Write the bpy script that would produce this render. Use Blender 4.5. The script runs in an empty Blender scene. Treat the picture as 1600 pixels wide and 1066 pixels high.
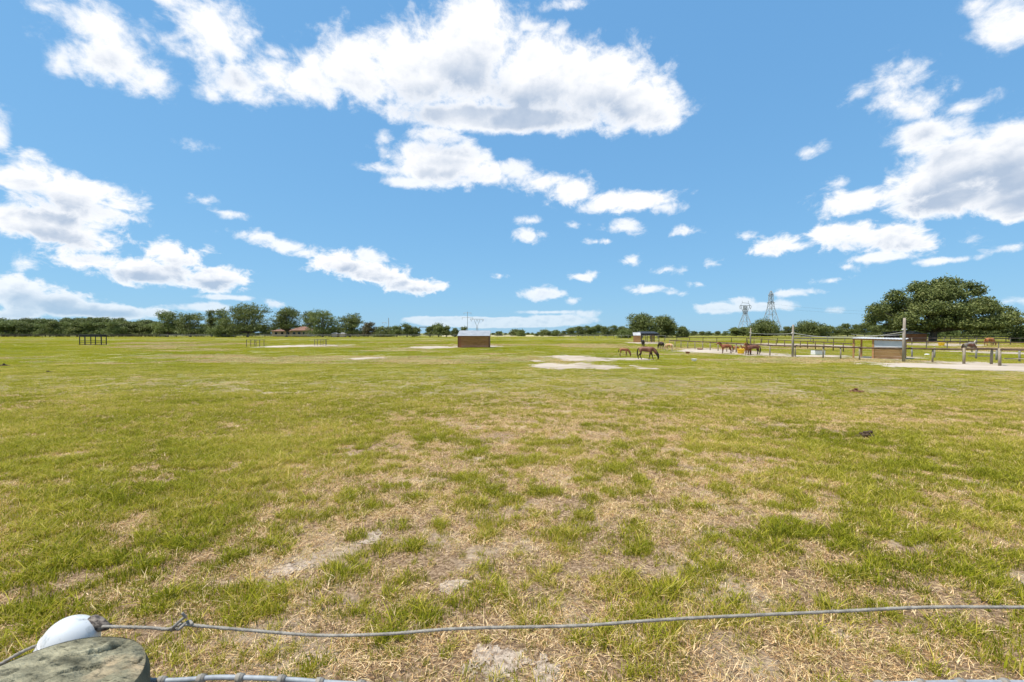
import bpy, bmesh, math, random
import numpy as np
from mathutils import Vector, Matrix, Euler
R = math.radians
random.seed(7); rng = np.random.default_rng(11)
S = bpy.context.scene
C = S.collection

# ------------------------------------------------------------------ camera
CAMZ = 2.1; FPX = 711.1; PITCH = math.atan(12 / FPX)
cd = bpy.data.cameras.new("camera"); cam = bpy.data.objects.new("camera", cd); C.objects.link(cam)
cd.sensor_width = 36; cd.lens = 16; cd.clip_start = 0.05; cd.clip_end = 20000
cam.location = (0, 0, CAMZ); cam.rotation_euler = (R(90) - PITCH, 0, 0)
cd.dof.use_dof = True; cd.dof.focus_distance = 22.0; cd.dof.aperture_fstop = 16.0
S.camera = cam

# ------------------------------------------------------------------ light
SUN_DIR = Vector((-0.42, -0.06, 1.0)).normalized()        # towards the sun
sun_el = math.asin(SUN_DIR.z); sun_az = math.atan2(SUN_DIR.x, SUN_DIR.y)
sd = bpy.data.lights.new("sun", 'SUN'); so = bpy.data.objects.new("sun", sd); C.objects.link(so)
sd.energy = 4.9; sd.angle = R(0.53); sd.color = (1.0, 0.955, 0.89)
so.rotation_euler = SUN_DIR.to_track_quat('Z', 'Y').to_euler()
S.view_settings.view_transform = 'Standard'; S.view_settings.look = 'None'
S.view_settings.exposure = 0.30; S.view_settings.gamma = 1

def pixdir(px, py):
    d = Vector(((px - 800) / FPX, 1.0, (533 - py) / FPX))
    return Matrix.Rotation(-PITCH, 3, 'X') @ d

# ---- world: clear Nishita sky with cumulus clouds laid out by compass direction
W = bpy.data.worlds.new("World"); S.world = W; W.use_nodes = True
nt = W.node_tree; N = nt.nodes; L = nt.links
N.clear()
def node(t, **k):
    n = N.new(t)
    for a, b in k.items(): setattr(n, a, b)
    return n
def setin(n, i, v):
    if hasattr(v, 'is_linked') or isinstance(v, bpy.types.NodeSocket): L.new(v, n.inputs[i])
    else: n.inputs[i].default_value = v
def M(op, a, b=0.0, c=0.0, clamp=False):
    n = node('ShaderNodeMath', operation=op, use_clamp=clamp)
    setin(n, 0, a); setin(n, 1, b)
    if op in ('MULTIPLY_ADD',): setin(n, 2, c)
    return n.outputs[0]
def VM(op, a, b=None, c=None):
    n = node('ShaderNodeVectorMath', operation=op); setin(n, 0, a)
    if b is not None: setin(n, 1, b)
    if c is not None: setin(n, 2, c)
    return n.outputs['Value'] if op == 'LENGTH' else n.outputs['Vector']
def smooth(v, a, b, lo=0.0, hi=1.0):
    n = node('ShaderNodeMapRange', interpolation_type='SMOOTHSTEP')
    setin(n, 0, v); setin(n, 1, a); setin(n, 2, b); setin(n, 3, lo); setin(n, 4, hi)
    return n.outputs[0]
def noise2(v, scale, detail=6, rough=0.6, off=0.0, dist=0.0):
    n = node('ShaderNodeTexNoise', noise_dimensions='3D'); n.inputs['Scale'].default_value = scale
    n.inputs['Detail'].default_value = detail; n.inputs['Roughness'].default_value = rough
    n.inputs['Distortion'].default_value = dist
    setin(n, 'Vector', v); return n.outputs['Fac']
def mixc(f, a, b):
    n = node('ShaderNodeMix', data_type='RGBA'); setin(n, 0, f); setin(n, 6, a); setin(n, 7, b); return n.outputs[2]

tc = node('ShaderNodeTexCoord'); sep = node('ShaderNodeSeparateXYZ'); L.new(tc.outputs['Generated'], sep.inputs[0])
az = M('ARCTAN2', sep.outputs[0], sep.outputs[1]); el = M('ARCSINE', sep.outputs[2])
cmb = node('ShaderNodeCombineXYZ'); L.new(az, cmb.inputs[0]); L.new(el, cmb.inputs[1]); P0 = cmb.outputs[0]
# small warp so outlines billow
BIG = [(430,120,34,22),(480,125,50,32),(560,110,70,46),(650,112,80,60),(735,85,75,78),(740,30,50,32),(830,125,95,66),(920,135,85,62),(985,160,60,44),
 (780,185,190,24),(1020,180,34,24),(150,35,48,32),(180,85,52,34),(232,122,30,24),(340,45,60,40),(300,8,46,12),(262,60,30,14),(375,130,42,24),
 (690,255,72,34),(745,270,46,18),(690,212,34,14),(990,315,62,15),(850,285,32,13),(885,300,26,18),
 (40,285,58,36),(110,305,72,34),(180,325,44,22),(60,350,100,26),(110,372,76,20),
 (150,412,66,13),(230,425,84,20),(275,400,44,18),(335,436,52,18),(30,460,50,20),(90,478,76,16),(180,488,84,10),(20,492,60,12),(60,466,80,14),(130,484,120,12),
 (535,412,46,20),(590,428,46,14),(645,447,50,11),(1216,385,37,14),(1310,366,42,16),(1365,372,76,20),(1420,380,44,14),
 (1400,145,34,26),(1430,172,44,22),(1500,168,40,10),(1500,255,84,44),(1575,240,80,56),(1450,285,80,34),(1350,312,62,17),(1450,205,60,26),(1500,312,110,26),(1600,295,90,50),
 (1570,18,34,20),(1595,38,36,26)]
SMALL = [(330,148,18,8),(440,80,38,16),(95,100,8,12),(0,205,14,22),(610,265,38,9),(650,285,46,9),(800,265,32,14),(940,322,30,9),(1035,323,26,8),
 (828,345,18,5),(826,368,24,11),(975,355,28,11),(1078,360,18,6),(900,350,9,3),(990,407,11,5),(1048,421,17,5),(915,433,26,8),(848,460,34,11),
 (1012,452,28,6),(1048,458,14,4),(1112,413,6,3),(320,313,10,5),(347,332,22,4),(400,370,36,8),(450,385,32,11),(480,396,20,8),(570,402,36,12),
 (300,225,11,4),(40,410,15,8),(40,445,26,6),(320,480,56,8),(350,465,44,4),(432,475,10,4),(775,504,140,9),(700,499,70,5),(872,500,60,9),(912,492,18,8),(860,488,40,3),
 (1125,482,40,9),(1200,478,46,8),(1160,470,24,6),(1240,458,28,5),(1380,400,50,9),(1480,407,38,4),(1525,377,20,7),(1297,438,22,4),(1305,484,12,5),(1270,237,14,6),
 (1345,145,24,12),(1540,160,16,9),(1415,112,8,10),(1308,288,14,6),(1520,8,18,9),(885,8,22,7),(1045,100,8,8),(830,42,28,10),(870,48,14,12),(70,12,7,4),
 (600,215,10,6),(935,378,14,3),(1165,370,8,4),(1325,418,12,4),(780,430,8,3),(1570,390,12,3),(890,470,9,3),(1090,444,9,3),(1600,470,20,4)]
def ellip(px, py, rx, ry):
    def ae(x, y):
        d = pixdir(x, y).normalized(); return math.atan2(d.x, d.y), math.asin(d.z)
    a, e = ae(px, py); ra = (ae(px + rx, py)[0] - ae(px - rx, py)[0]) / 2; re = (ae(px, py - ry)[1] - ae(px, py + ry)[1]) / 2
    return a, e, ra, re
def field(P, blobs):
    acc = None
    for b in blobs:
        a, e, ra, re = ellip(*b)
        q = VM('MULTIPLY_ADD', P, (1 / ra, 1 / re, 0), (-a / ra, -e / re, 0))
        k = min(ra, re) * 0.75 + max(ra, re) * 0.25
        s = M('MULTIPLY_ADD', VM('LENGTH', q), k, -k)
        if acc is None: acc = s
        else:
            n = node('ShaderNodeMath', operation='SMOOTH_MIN'); setin(n, 0, acc); setin(n, 1, s); n.inputs[2].default_value = 0.012; acc = n.outputs[0]
    return acc
elp = M('MAXIMUM', el, 0.0)
amp = M('MULTIPLY_ADD', elp, 0.15, 0.022)
Pn = VM('MULTIPLY', P0, (1.0, 1.35, 1.0))
nA = noise2(Pn, 8.0, 11, 0.64, dist=0.25)
nB = noise2(VM('ADD', Pn, (3.1, 1.7, 2.2)), 24.0, 7, 0.62, dist=0.3)
lowmix = smooth(el, 0.05, 0.40)
nmix = node('ShaderNodeMix', data_type='FLOAT'); setin(nmix, 0, lowmix); setin(nmix, 2, nB); setin(nmix, 3, nA); nz = nmix.outputs[0]
nz = M('MULTIPLY_ADD', nB, 0.45, M('MULTIPLY', nz, 0.75)); nz = M('SUBTRACT', nz, 0.60)
turb = M('MULTIPLY', M('MULTIPLY', nz, 2.0), amp)
fld = field(P0, BIG); fldS = field(P0, SMALL)
# generic cloud cover for the part of the sky behind the camera
back = smooth(M('ABSOLUTE', az), 0.95, 1.25)
nG = noise2(VM('MULTIPLY', P0, (1.0, 1.8, 1.0)), 2.2, 3, 0.5)
fG = M('SUBTRACT', 0.085, M('MULTIPLY', nG, 0.15))
fmix = node('ShaderNodeMix', data_type='FLOAT'); setin(fmix, 0, back); setin(fmix, 2, fld); setin(fmix, 3, fG); fld = fmix.outputs[0]
high = smooth(el, 0.62, 0.8)
D = M('SUBTRACT', M('ADD', turb, M('MULTIPLY_ADD', elp, 0.008, 0.0)), M('ADD', fld, M('MULTIPLY', high, 0.03)))
DS = M('SUBTRACT', M('MULTIPLY', turb, 0.68), fldS); wid = M('MULTIPLY_ADD', elp, 0.034, 0.0040)
alphaB = smooth(M('DIVIDE', D, wid), -1.1, 1.3)
alphaS = smooth(M('DIVIDE', DS, M('MULTIPLY_ADD', elp, 0.015, 0.0045)), -1.0, 1.7, 0.0, 0.88)
alpha = M('MAXIMUM', alphaB, M('MULTIPLY', alphaS, M('SUBTRACT', 1.0, back)))
# shade: cloud lying above the point darkens it, plus billow relief
ofs = node('ShaderNodeCombineXYZ'); ofs.inputs[0].default_value = -0.008; L.new(M('MULTIPLY_ADD', elp, 0.125, 0.004), ofs.inputs[1])
fld2 = field(VM('ADD', P0, ofs.outputs[0]), BIG)
sz = M('MULTIPLY_ADD', elp, 0.085, 0.018)
above = smooth(M('DIVIDE', M('MULTIPLY_ADD', turb, 0.45, M('MULTIPLY', fld2, -1.0)), sz), -0.40, 0.95)
nE = noise2(Pn, 12.0, 5, 0.5); nE2 = noise2(VM('ADD', Pn, (-0.010, 0.020, 0.0)), 12.0, 5, 0.5)
nF = noise2(Pn, 34.0, 4, 0.5); nF2 = noise2(VM('ADD', Pn, (-0.004, 0.008, 0.0)), 34.0, 4, 0.5)
relief = M('ADD', M('MULTIPLY', M('SUBTRACT', nE2, nE), M('MULTIPLY_ADD', lowmix, 1.1, 0.2)), M('MULTIPLY', M('SUBTRACT', nF2, nF), M('MULTIPLY_ADD', lowmix, -0.9, 1.7)))
thick = smooth(M('DIVIDE', M('MAXIMUM', D, DS), wid), 0.3, 4.0)
body = M('MULTIPLY', above, smooth(M('DIVIDE', M('MULTIPLY_ADD', turb, 0.6, M('MULTIPLY', fld, -1.0)), sz), 0.0, 0.72))
nP = M('MULTIPLY_ADD', nE, 1.3, M('MULTIPLY_ADD', nF, 0.4, 0.15))
grey = M('ADD', M('MULTIPLY', body, M('MULTIPLY', nP, 0.88)), M('MULTIPLY', M('ADD', relief, 0.06), M('MULTIPLY', thick, M('MULTIPLY_ADD', body, -0.5, 1.0))), clamp=True)
ccol = mixc(grey, (1.0, 1.0, 1.01, 1), (0.44, 0.535, 0.68, 1))
sky = node('ShaderNodeTexSky', sky_type='NISHITA', sun_disc=False); sky.sun_elevation = sun_el; sky.sun_rotation = sun_az
sky.air_density = 1.0; sky.dust_density = 0.15; sky.ozone_density = 3.0; sky.altitude = 0
sp2 = node('ShaderNodeSeparateColor'); L.new(sky.outputs[0], sp2.inputs[0]); cb2 = node('ShaderNodeCombineColor')
# clear blue tropical air: compress the white horizon band of the model sky
for i_, (a_, g_) in enumerate([(0.358, 0.45), (0.580, 0.35), (0.785, 0.25)]):
    L.new(M('MULTIPLY', M('POWER', M('MULTIPLY', sp2.outputs[i_], 0.10), g_), a_ / 0.10), cb2.inputs[i_])
SKY_STR = 0.10; CLOUD = 0.88
cs = node('ShaderNodeVectorMath', operation='SCALE'); L.new(ccol, cs.inputs[0]); cs.inputs[3].default_value = CLOUD / SKY_STR
fin = mixc(M('MULTIPLY', alpha, smooth(el, 0.0, 0.13, 0.50, 0.98)), cb2.outputs[0], cs.outputs[0])
bg = node('ShaderNodeBackground'); L.new(fin, bg.inputs[0]); bg.inputs[1].default_value = SKY_STR
wo = node('ShaderNodeOutputWorld'); L.new(bg.outputs[0], wo.inputs[0])
W.cycles.sampling_method = 'MANUAL'; W.cycles.sample_map_resolution = 512
S.cycles.max_bounces = 6; S.cycles.transparent_max_bounces = 12; S.cycles.transmission_bounces = 4; S.cycles.diffuse_bounces = 3

# ------------------------------------------------------------------ terrain
TA = [(-1e5, 0.0), (3.5, 0.0), (20, -0.36), (50, -0.72), (85, -0.58), (120, -0.18), (170, 0.3), (225, 0.42), (1e5, 0.42)]
def tz(y):
    for (a, za), (b, zb) in zip(TA, TA[1:]):
        if y <= b:
            t = (y - a) / (b - a); t = t * t * (3 - 2 * t); return za + (zb - za) * t
    return TA[-1][1]
ROWS = [-80, -20, 0] + [i * 0.5 for i in range(2, 60)] + [30 + i for i in range(0, 200)] + [235 + 15 * i for i in range(20)] + [600, 900, 1500, 3000, 6000, 9000]
_rz = [tz(y) for y in ROWS]
def gz(y): return float(np.interp(y, ROWS, _rz))
def ground(px, py):
    """pixel on the ground -> world point"""
    d = pixdir(px, py); lo, hi = 0.5, 2000.0
    for _ in range(60):
        m = (lo + hi) / 2; t = m / d.y
        if CAMZ + d.z * t > gz(m): lo = m
        else: hi = m
    return Vector((d.x * lo / d.y, lo, gz(lo)))
def at(px, py, Y):
    d = pixdir(px, py); t = Y / d.y
    return Vector((d.x * t, Y, CAMZ + d.z * t))
def gx(px, Y):
    return Vector(((px - 800) / FPX * Y, Y, gz(Y)))

# ------------------------------------------------------------------ numpy noise
def vnoise(x, y, seed=0):
    xi = np.floor(x).astype(np.int64); yi = np.floor(y).astype(np.int64); xf = x - xi; yf = y - yi
    def h(a, b):
        n = (a * 374761393 + b * 668265263 + seed * 1442695041) & 0xffffffff
        n = ((n ^ (n >> 13)) * 1274126177) & 0xffffffff
        return ((n ^ (n >> 16)) & 0xffff) / 65535.0
    u = xf * xf * (3 - 2 * xf); v = yf * yf * (3 - 2 * yf)
    return (h(xi, yi) * (1 - u) + h(xi + 1, yi) * u) * (1 - v) + (h(xi, yi + 1) * (1 - u) + h(xi + 1, yi + 1) * u) * v
def fbm(x, y, scale, oct=4, seed=0):
    x = np.asarray(x, float) / scale; y = np.asarray(y, float) / scale; s = 0; a = 1; t = 0
    for i in range(oct):
        s = s + a * vnoise(x + 17.3 * i, y - 9.1 * i, seed + i); t += a; a *= 0.55; x = x * 2.03; y = y * 2.03
    return s / t

# ------------------------------------------------------------------ materials
def mat(name, base=(0.5, 0.5, 0.5), base2=None, scale=4.0, rough=0.8, metal=0.0, bump=0.0, bscale=None, stretch=(1, 1, 1), spec=0.3, detail=5, contrast=(0.35, 0.65), coords='Object'):
    m = bpy.data.materials.new(name); m.use_nodes = True; t = m.node_tree; n = t.nodes; l = t.links
    b = n['Principled BSDF']; b.inputs['Roughness'].default_value = rough; b.inputs['Metallic'].default_value = metal
    b.inputs['Specular IOR Level'].default_value = spec; b.inputs['Base Color'].default_value = (*base, 1)
    co = n.new('ShaderNodeTexCoord'); mp = n.new('ShaderNodeMapping'); mp.inputs['Scale'].default_value = stretch
    l.new(co.outputs[coords], mp.inputs[0])
    if base2:
        x = n.new('ShaderNodeTexNoise'); x.inputs['Scale'].default_value = scale; x.inputs['Detail'].default_value = detail; x.inputs['Roughness'].default_value = 0.65
        l.new(mp.outputs[0], x.inputs['Vector'])
        r = n.new('ShaderNodeValToRGB'); r.color_ramp.elements[0].position = contrast[0]; r.color_ramp.elements[1].position = contrast[1]
        r.color_ramp.elements[0].color = (*base, 1); r.color_ramp.elements[1].color = (*base2, 1)
        l.new(x.outputs['Fac'], r.inputs[0]); l.new(r.outputs[0], b.inputs['Base Color'])
    if bump:
        x2 = n.new('ShaderNodeTexNoise'); x2.inputs['Scale'].default_value = bscale or scale * 2; x2.inputs['Detail'].default_value = 5
        l.new(mp.outputs[0], x2.inputs['Vector'])
        bp = n.new('ShaderNodeBump'); bp.inputs['Strength'].default_value = bump; bp.inputs['Distance'].default_value = 0.02
        l.new(x2.outputs['Fac'], bp.inputs['Height']); l.new(bp.outputs[0], b.inputs['Normal'])
    return m

def leafmat(name, cols, trans=0.35, pscale=0.15, rough=0.55, spec=0.25, pos=(0.0, 0.5, 1.0), nz=0.6):
    """foliage: colour ramp driven by a per-blade random attribute and a slow world noise"""
    m = bpy.data.materials.new(name); m.use_nodes = True; t = m.node_tree; n = t.nodes; l = t.links
    n.clear(); out = n.new('ShaderNodeOutputMaterial')
    at_ = n.new('ShaderNodeAttribute'); at_.attribute_name = 'rnd'
    g = n.new('ShaderNodeNewGeometry'); x = n.new('ShaderNodeTexNoise'); x.inputs['Scale'].default_value = pscale; x.inputs['Detail'].default_value = 3
    l.new(g.outputs['Position'], x.inputs['Vector'])
    ma = n.new('ShaderNodeMath'); ma.operation = 'MULTIPLY_ADD'; l.new(x.outputs['Fac'], ma.inputs[0]); ma.inputs[1].default_value = nz * 2; ma.inputs[2].default_value = -nz
    ad = n.new('ShaderNodeMath'); ad.operation = 'ADD'; l.new(at_.outputs['Fac'], ad.inputs[0]); l.new(ma.outputs[0], ad.inputs[1])
    r = n.new('ShaderNodeValToRGB'); e = r.color_ramp.elements
    while len(e) < len(cols): e.new(0.5)
    for i, c in enumerate(cols): e[i].position = i / (len(cols) - 1); e[i].color = (*c, 1)
    l.new(ad.outputs[0], r.inputs[0])
    b = n.new('ShaderNodeBsdfPrincipled'); b.inputs['Roughness'].default_value = rough; b.inputs['Specular IOR Level'].default_value = spec
    l.new(r.outputs[0], b.inputs['Base Color'])
    tr = n.new('ShaderNodeBsdfTranslucent'); l.new(r.outputs[0], tr.inputs[0])
    mx = n.new('ShaderNodeMixShader'); mx.inputs[0].default_value = trans
    l.new(b.outputs[0], mx.inputs[1]); l.new(tr.outputs[0], mx.inputs[2]); l.new(mx.outputs[0], out.inputs[0])
    return m

MT = {}
MT['green'] = leafmat('green_grass', [(0.11,0.128,0.010),(0.245,0.268,0.014),(0.395,0.395,0.022),(0.58,0.49,0.07),(0.78,0.59,0.24)], trans=0.42, pscale=0.35, spec=0.12)
MT['dry'] = leafmat('dry_grass', [(0.12,0.068,0.032),(0.46,0.26,0.105),(0.76,0.50,0.23),(0.94,0.72,0.43),(0.44,0.37,0.08)], trans=0.15, pscale=3.0, nz=0.35, spec=0.15)
MT['pasture'] = leafmat('pasture_grass', [(0.20,0.215,0.008),(0.32,0.340,0.009),(0.41,0.425,0.012),(0.47,0.41,0.04),(0.51,0.39,0.12)], trans=0.42, pscale=0.07, nz=0.9, spec=0.08)
MT['leaf'] = leafmat('oak_leaf', [(0.028,0.040,0.012),(0.082,0.104,0.028),(0.175,0.200,0.052),(0.28,0.28,0.10)], trans=0.22, pscale=0.3, nz=0.35)
MT['leaf_light'] = leafmat('light_leaf', [(0.055,0.080,0.020),(0.115,0.150,0.036),(0.19,0.225,0.062),(0.27,0.28,0.105)], trans=0.25, pscale=0.3, nz=0.35)
MT['leaf_brown'] = leafmat('brownish_leaf', [(0.05,0.045,0.02),(0.10,0.085,0.035),(0.16,0.13,0.06),(0.18,0.17,0.08)], trans=0.22, pscale=0.3, nz=0.35)
MT['bark'] = mat('bark', (0.07,0.055,0.042), (0.17,0.145,0.12), scale=3, bump=0.6, stretch=(1,1,0.25))
MT['sand'] = mat('sand', (0.33,0.26,0.185), (0.50,0.42,0.325), scale=2.2, rough=0.95, bump=0.7, bscale=9, detail=9, coords='Generated')
MT['rail'] = mat('fence_rail', (0.075,0.045,0.028), (0.17,0.115,0.072), scale=2, bump=0.3, rough=0.85)
MT['postwood'] = mat('fence_post_wood', (0.23,0.185,0.13), (0.40,0.34,0.25), scale=3, bump=0.4, stretch=(1,1,0.3), rough=0.9)
MT['darkfence'] = mat('dark_fence', (0.045,0.036,0.030), (0.12,0.10,0.085), scale=1.5, rough=0.85)
MT['greyfence'] = mat('grey_fence', (0.20,0.19,0.165), (0.36,0.34,0.30), scale=1.5, rough=0.9)
MT['cedar'] = mat('cedar_board', (0.20,0.075,0.032), (0.33,0.135,0.060), scale=1.6, stretch=(0.5,0.5,5), rough=0.75)
MT['pine'] = mat('pine_board', (0.34,0.165,0.062), (0.50,0.27,0.12), scale=1.6, stretch=(0.5,0.5,5), rough=0.8)
MT['oldboard'] = mat('weathered_board', (0.20,0.105,0.045), (0.34,0.20,0.095), scale=1.6, stretch=(0.5,0.5,5), rough=0.85)
MT['metalroof'] = mat('metal_roof', (0.26,0.275,0.29), (0.38,0.39,0.40), scale=0.8, rough=0.55, metal=0.2)
MT['whiteroof'] = mat('white_metal', (0.46,0.46,0.45), (0.64,0.63,0.61), scale=0.8, rough=0.5)
MT['black'] = mat('black_metal', (0.012,0.012,0.014), (0.03,0.03,0.032), scale=3, rough=0.5)
MT['pipe'] = mat('pipe_metal', (0.07,0.06,0.05), (0.16,0.13,0.10), scale=3, rough=0.6)
MT['galv'] = mat('galvanised_steel', (0.17,0.155,0.13), (0.32,0.29,0.24), scale=90, rough=0.75, metal=0.0)
MT['steel'] = mat('pylon_steel', (0.30,0.32,0.35), (0.42,0.44,0.46), scale=0.3, rough=0.7, metal=0.0)  # lightened steel: the haze over the far pylons is put into the colour
MT['pole'] = mat('pole_wood', (0.24,0.20,0.155), (0.42,0.36,0.29), scale=2, stretch=(1,1,0.2), bump=0.4, rough=0.9)
MT['pvc'] = mat('white_pvc', (0.36,0.37,0.36), (0.60,0.61,0.60), contrast=(0.28, 0.42), scale=45, rough=0.25, spec=0.5)
MT['yellow'] = mat('yellow_plastic', (0.80,0.50,0.02), (0.92,0.62,0.04), scale=3, rough=0.45)
MT['white'] = mat('white_plastic', (0.72,0.70,0.66), (0.84,0.83,0.80), scale=3, rough=0.5)
MT['rust'] = mat('rusty_rubber', (0.20,0.08,0.035), (0.33,0.14,0.07), scale=3, rough=0.8)
MT['dung'] = mat('dung', (0.030,0.018,0.011), (0.11,0.07,0.042), scale=30, rough=0.9, bump=0.8, bscale=60)
MT['dung_old'] = mat('old_dung', (0.12,0.055,0.028), (0.24,0.12,0.06), scale=30, rough=0.9, bump=0.8, bscale=60)
MT['stone'] = mat('stone', (0.45,0.40,0.33), (0.62,0.57,0.50), scale=20, rough=0.8)
MT['tile'] = mat('roof_tile', (0.17,0.085,0.058), (0.26,0.14,0.10), scale=0.6, rough=0.85)
MT['stucco'] = mat('stucco', (0.40,0.30,0.22), (0.50,0.40,0.30), scale=0.6, rough=0.9)
MT['glass'] = mat('dark_glass', (0.02,0.025,0.03), rough=0.15, spec=0.6)
MT['cable'] = mat('cable', (0.10,0.10,0.11), rough=0.6)
MT['rope'] = mat('pale_rope', (0.42,0.41,0.38), rough=0.7)

MT['loose'] = mat('loose_sand', (0.15,0.10,0.065), (0.50,0.40,0.30), scale=26, rough=0.95, bump=1.0, bscale=60, detail=10, contrast=(0.30, 0.60))
# ground material
def ground_mat():
    m = bpy.data.materials.new('pasture_soil'); m.use_nodes = True; t = m.node_tree; n = t.nodes; l = t.links
    b = n['Principled BSDF']; b.inputs['Roughness'].default_value = 0.95; b.inputs['Specular IOR Level'].default_value = 0.15
    co = n.new('ShaderNodeTexCoord')
    def nz(s, d=6, r=0.65):
        x = n.new('ShaderNodeTexNoise'); x.inputs['Scale'].default_value = s; x.inputs['Detail'].default_value = d; x.inputs['Roughness'].default_value = r
        l.new(co.outputs['Object'], x.inputs['Vector']); return x.outputs['Fac']
    def ramp(f, els):
        r = n.new('ShaderNodeValToRGB'); e = r.color_ramp.elements
        while len(e) < len(els): e.new(0.5)
        for i, (p, c) in enumerate(els): e[i].position = p; e[i].color = (*c, 1)
        l.new(f, r.inputs[0]); return r.outputs[0]
    def mix(f, a, b_):
        x = n.new('ShaderNodeMix'); x.data_type = 'RGBA'; l.new(f, x.inputs[0])
        l.new(a, x.inputs[6]); l.new(b_, x.inputs[7]); return x.outputs[2]
    soil = ramp(nz(28, 8, 0.75), [(0.34, (0.050,0.032,0.019)), (0.50, (0.27,0.175,0.098)), (0.64, (0.58,0.42,0.27))])
    sand = ramp(nz(11, 9, 0.75), [(0.32, (0.20,0.13,0.08)), (0.48, (0.44,0.335,0.225)), (0.7, (0.62,0.50,0.37))])
    sm = ramp(nz(0.85, 6, 0.6), [(0.52, (0, 0, 0)), (0.62, (1, 1, 1))])
    near = mix(sm, soil, sand)
    far = ramp(nz(0.12, 8, 0.7), [(0.35, (0.13,0.14,0.03)), (0.5, (0.21,0.205,0.05)), (0.65, (0.33,0.27,0.12))])
    sp = n.new('ShaderNodeSeparateXYZ'); l.new(co.outputs['Object'], sp.inputs[0])
    mr = n.new('ShaderNodeMapRange'); l.new(sp.outputs[1], mr.inputs[0]); mr.inputs[1].default_value = 9; mr.inputs[2].default_value = 32
    col = mix(mr.outputs[0], near, far); l.new(col, b.inputs['Base Color'])
    bp = n.new('ShaderNodeBump'); bp.inputs['Strength'].default_value = 1.0; bp.inputs['Distance'].default_value = 0.035
    l.new(nz(22, 9, 0.75), bp.inputs['Height']); l.new(bp.outputs[0], b.inputs['Normal'])
    return m
MT['ground'] = ground_mat()

# ------------------------------------------------------------------ mesh helpers
class MB:
    def __init__(s): s.v = []; s.f = []; s.a = None
    def add(s, v, f):
        o = len(s.v); s.v += [tuple(p) for p in v]; s.f += [tuple(i + o for i in q) for q in f]; return s
    def box(s, c, d, rz=0.0):
        x, y, z = d[0] / 2, d[1] / 2, d[2] / 2; cc, ss = math.cos(rz), math.sin(rz)
        v = [(c[0] + a * x * cc - b * y * ss, c[1] + a * x * ss + b * y * cc, c[2] + g * z) for g in (-1, 1) for a, b in ((-1, -1), (1, -1), (1, 1), (-1, 1))]
        return s.add(v, [(0,3,2,1),(4,5,6,7),(0,1,5,4),(1,2,6,5),(2,3,7,6),(3,0,4,7)])
    def tube(s, pts, rad, n=6, cap=True, jit=0.0, seed=0):
        pts = [Vector(p) for p in pts]; rr = rad if isinstance(rad, (list, tuple)) else [rad] * len(pts)
        rd = random.Random(seed); v = []; prev = None
        for i, p in enumerate(pts):
            t = (pts[min(i + 1, len(pts) - 1)] - pts[max(i - 1, 0)]).normalized()
            if prev is None:
                u = t.cross(Vector((0, 0, 1)))
                if u.length < 0.1: u = t.cross(Vector((1, 0, 0)))
                u.normalize()
            else:
                u = prev - t * prev.dot(t); u.normalize()
            prev = u; w = t.cross(u)
            for k in range(n):
                a = 2 * math.pi * k / n; q = rr[i] * (1 + jit * (rd.random() - 0.5))
                v.append(p + (u * math.cos(a) + w * math.sin(a)) * q)
        f = []
        for i in range(len(pts) - 1):
            for k in range(n):
                a = i * n + k; b = i * n + (k + 1) % n; f.append((a, b, b + n, a + n))
        if cap: f.append(tuple(range(n))[::-1]); f.append(tuple((len(pts) - 1) * n + k for k in range(n)))
        return s.add(v, f)
    def bar(s, a, b, r, n=4): return s.tube([a, b], r, n)
    def mesh(s, name, m, smooth=False):
        me = bpy.data.meshes.new(name); me.from_pydata(s.v, [], s.f); me.materials.append(m)
        if smooth: me.polygons.foreach_set('use_smooth', [True] * len(me.polygons))
        me.update(); return me
    def build(s, name, m, parent=None, smooth=False, loc=None):
        o = bpy.data.objects.new(name, s.mesh(name, m, smooth)); C.objects.link(o)
        if parent: o.parent = parent
        if loc is not None: o.location = loc
        return o
def tag(o, label=None, cat=None, group=None, kind=None):
    if label: o['label'] = label
    if cat: o['category'] = cat
    if group: o['group'] = group
    if kind: o['kind'] = kind
    return o
def thing(name, label, cat, loc=(0, 0, 0), rz=0.0, group=None):
    o = bpy.data.objects.new(name, None); C.objects.link(o); o.location = loc; o.rotation_euler = (0, 0, rz); o.empty_display_size = 0.2
    return tag(o, label, cat, group)
def dup(root, loc, rz=0.0, sc=1.0, label=None, group=None):
    r = root.copy(); C.objects.link(r); r.location = loc; r.rotation_euler = (0, 0, rz); r.scale = sc if isinstance(sc, (tuple, list)) else (sc,) * 3
    if label: r['label'] = label
    if group: r['group'] = group
    for ch in list(root.children):
        c = ch.copy(); C.objects.link(c); c.parent = r
        for g in ch.children:
            d = g.copy(); C.objects.link(d); d.parent = c
    return r

# ------------------------------------------------------------------ ground sheet
gm = MB(); XS = [-9000, -1500, -400, -150, -60, -25, -10, 0, 10, 25, 60, 150, 400, 1500, 9000]
gv = [(x, y, _rz[j]) for j, y in enumerate(ROWS) for x in XS]; nx = len(XS)
gf = [(j * nx + i, j * nx + i + 1, (j + 1) * nx + i + 1, (j + 1) * nx + i) for j in range(len(ROWS) - 1) for i in range(nx - 1)]
gm.add(gv, gf); tag(gm.build('ground', MT['ground']), kind='structure')

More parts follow.
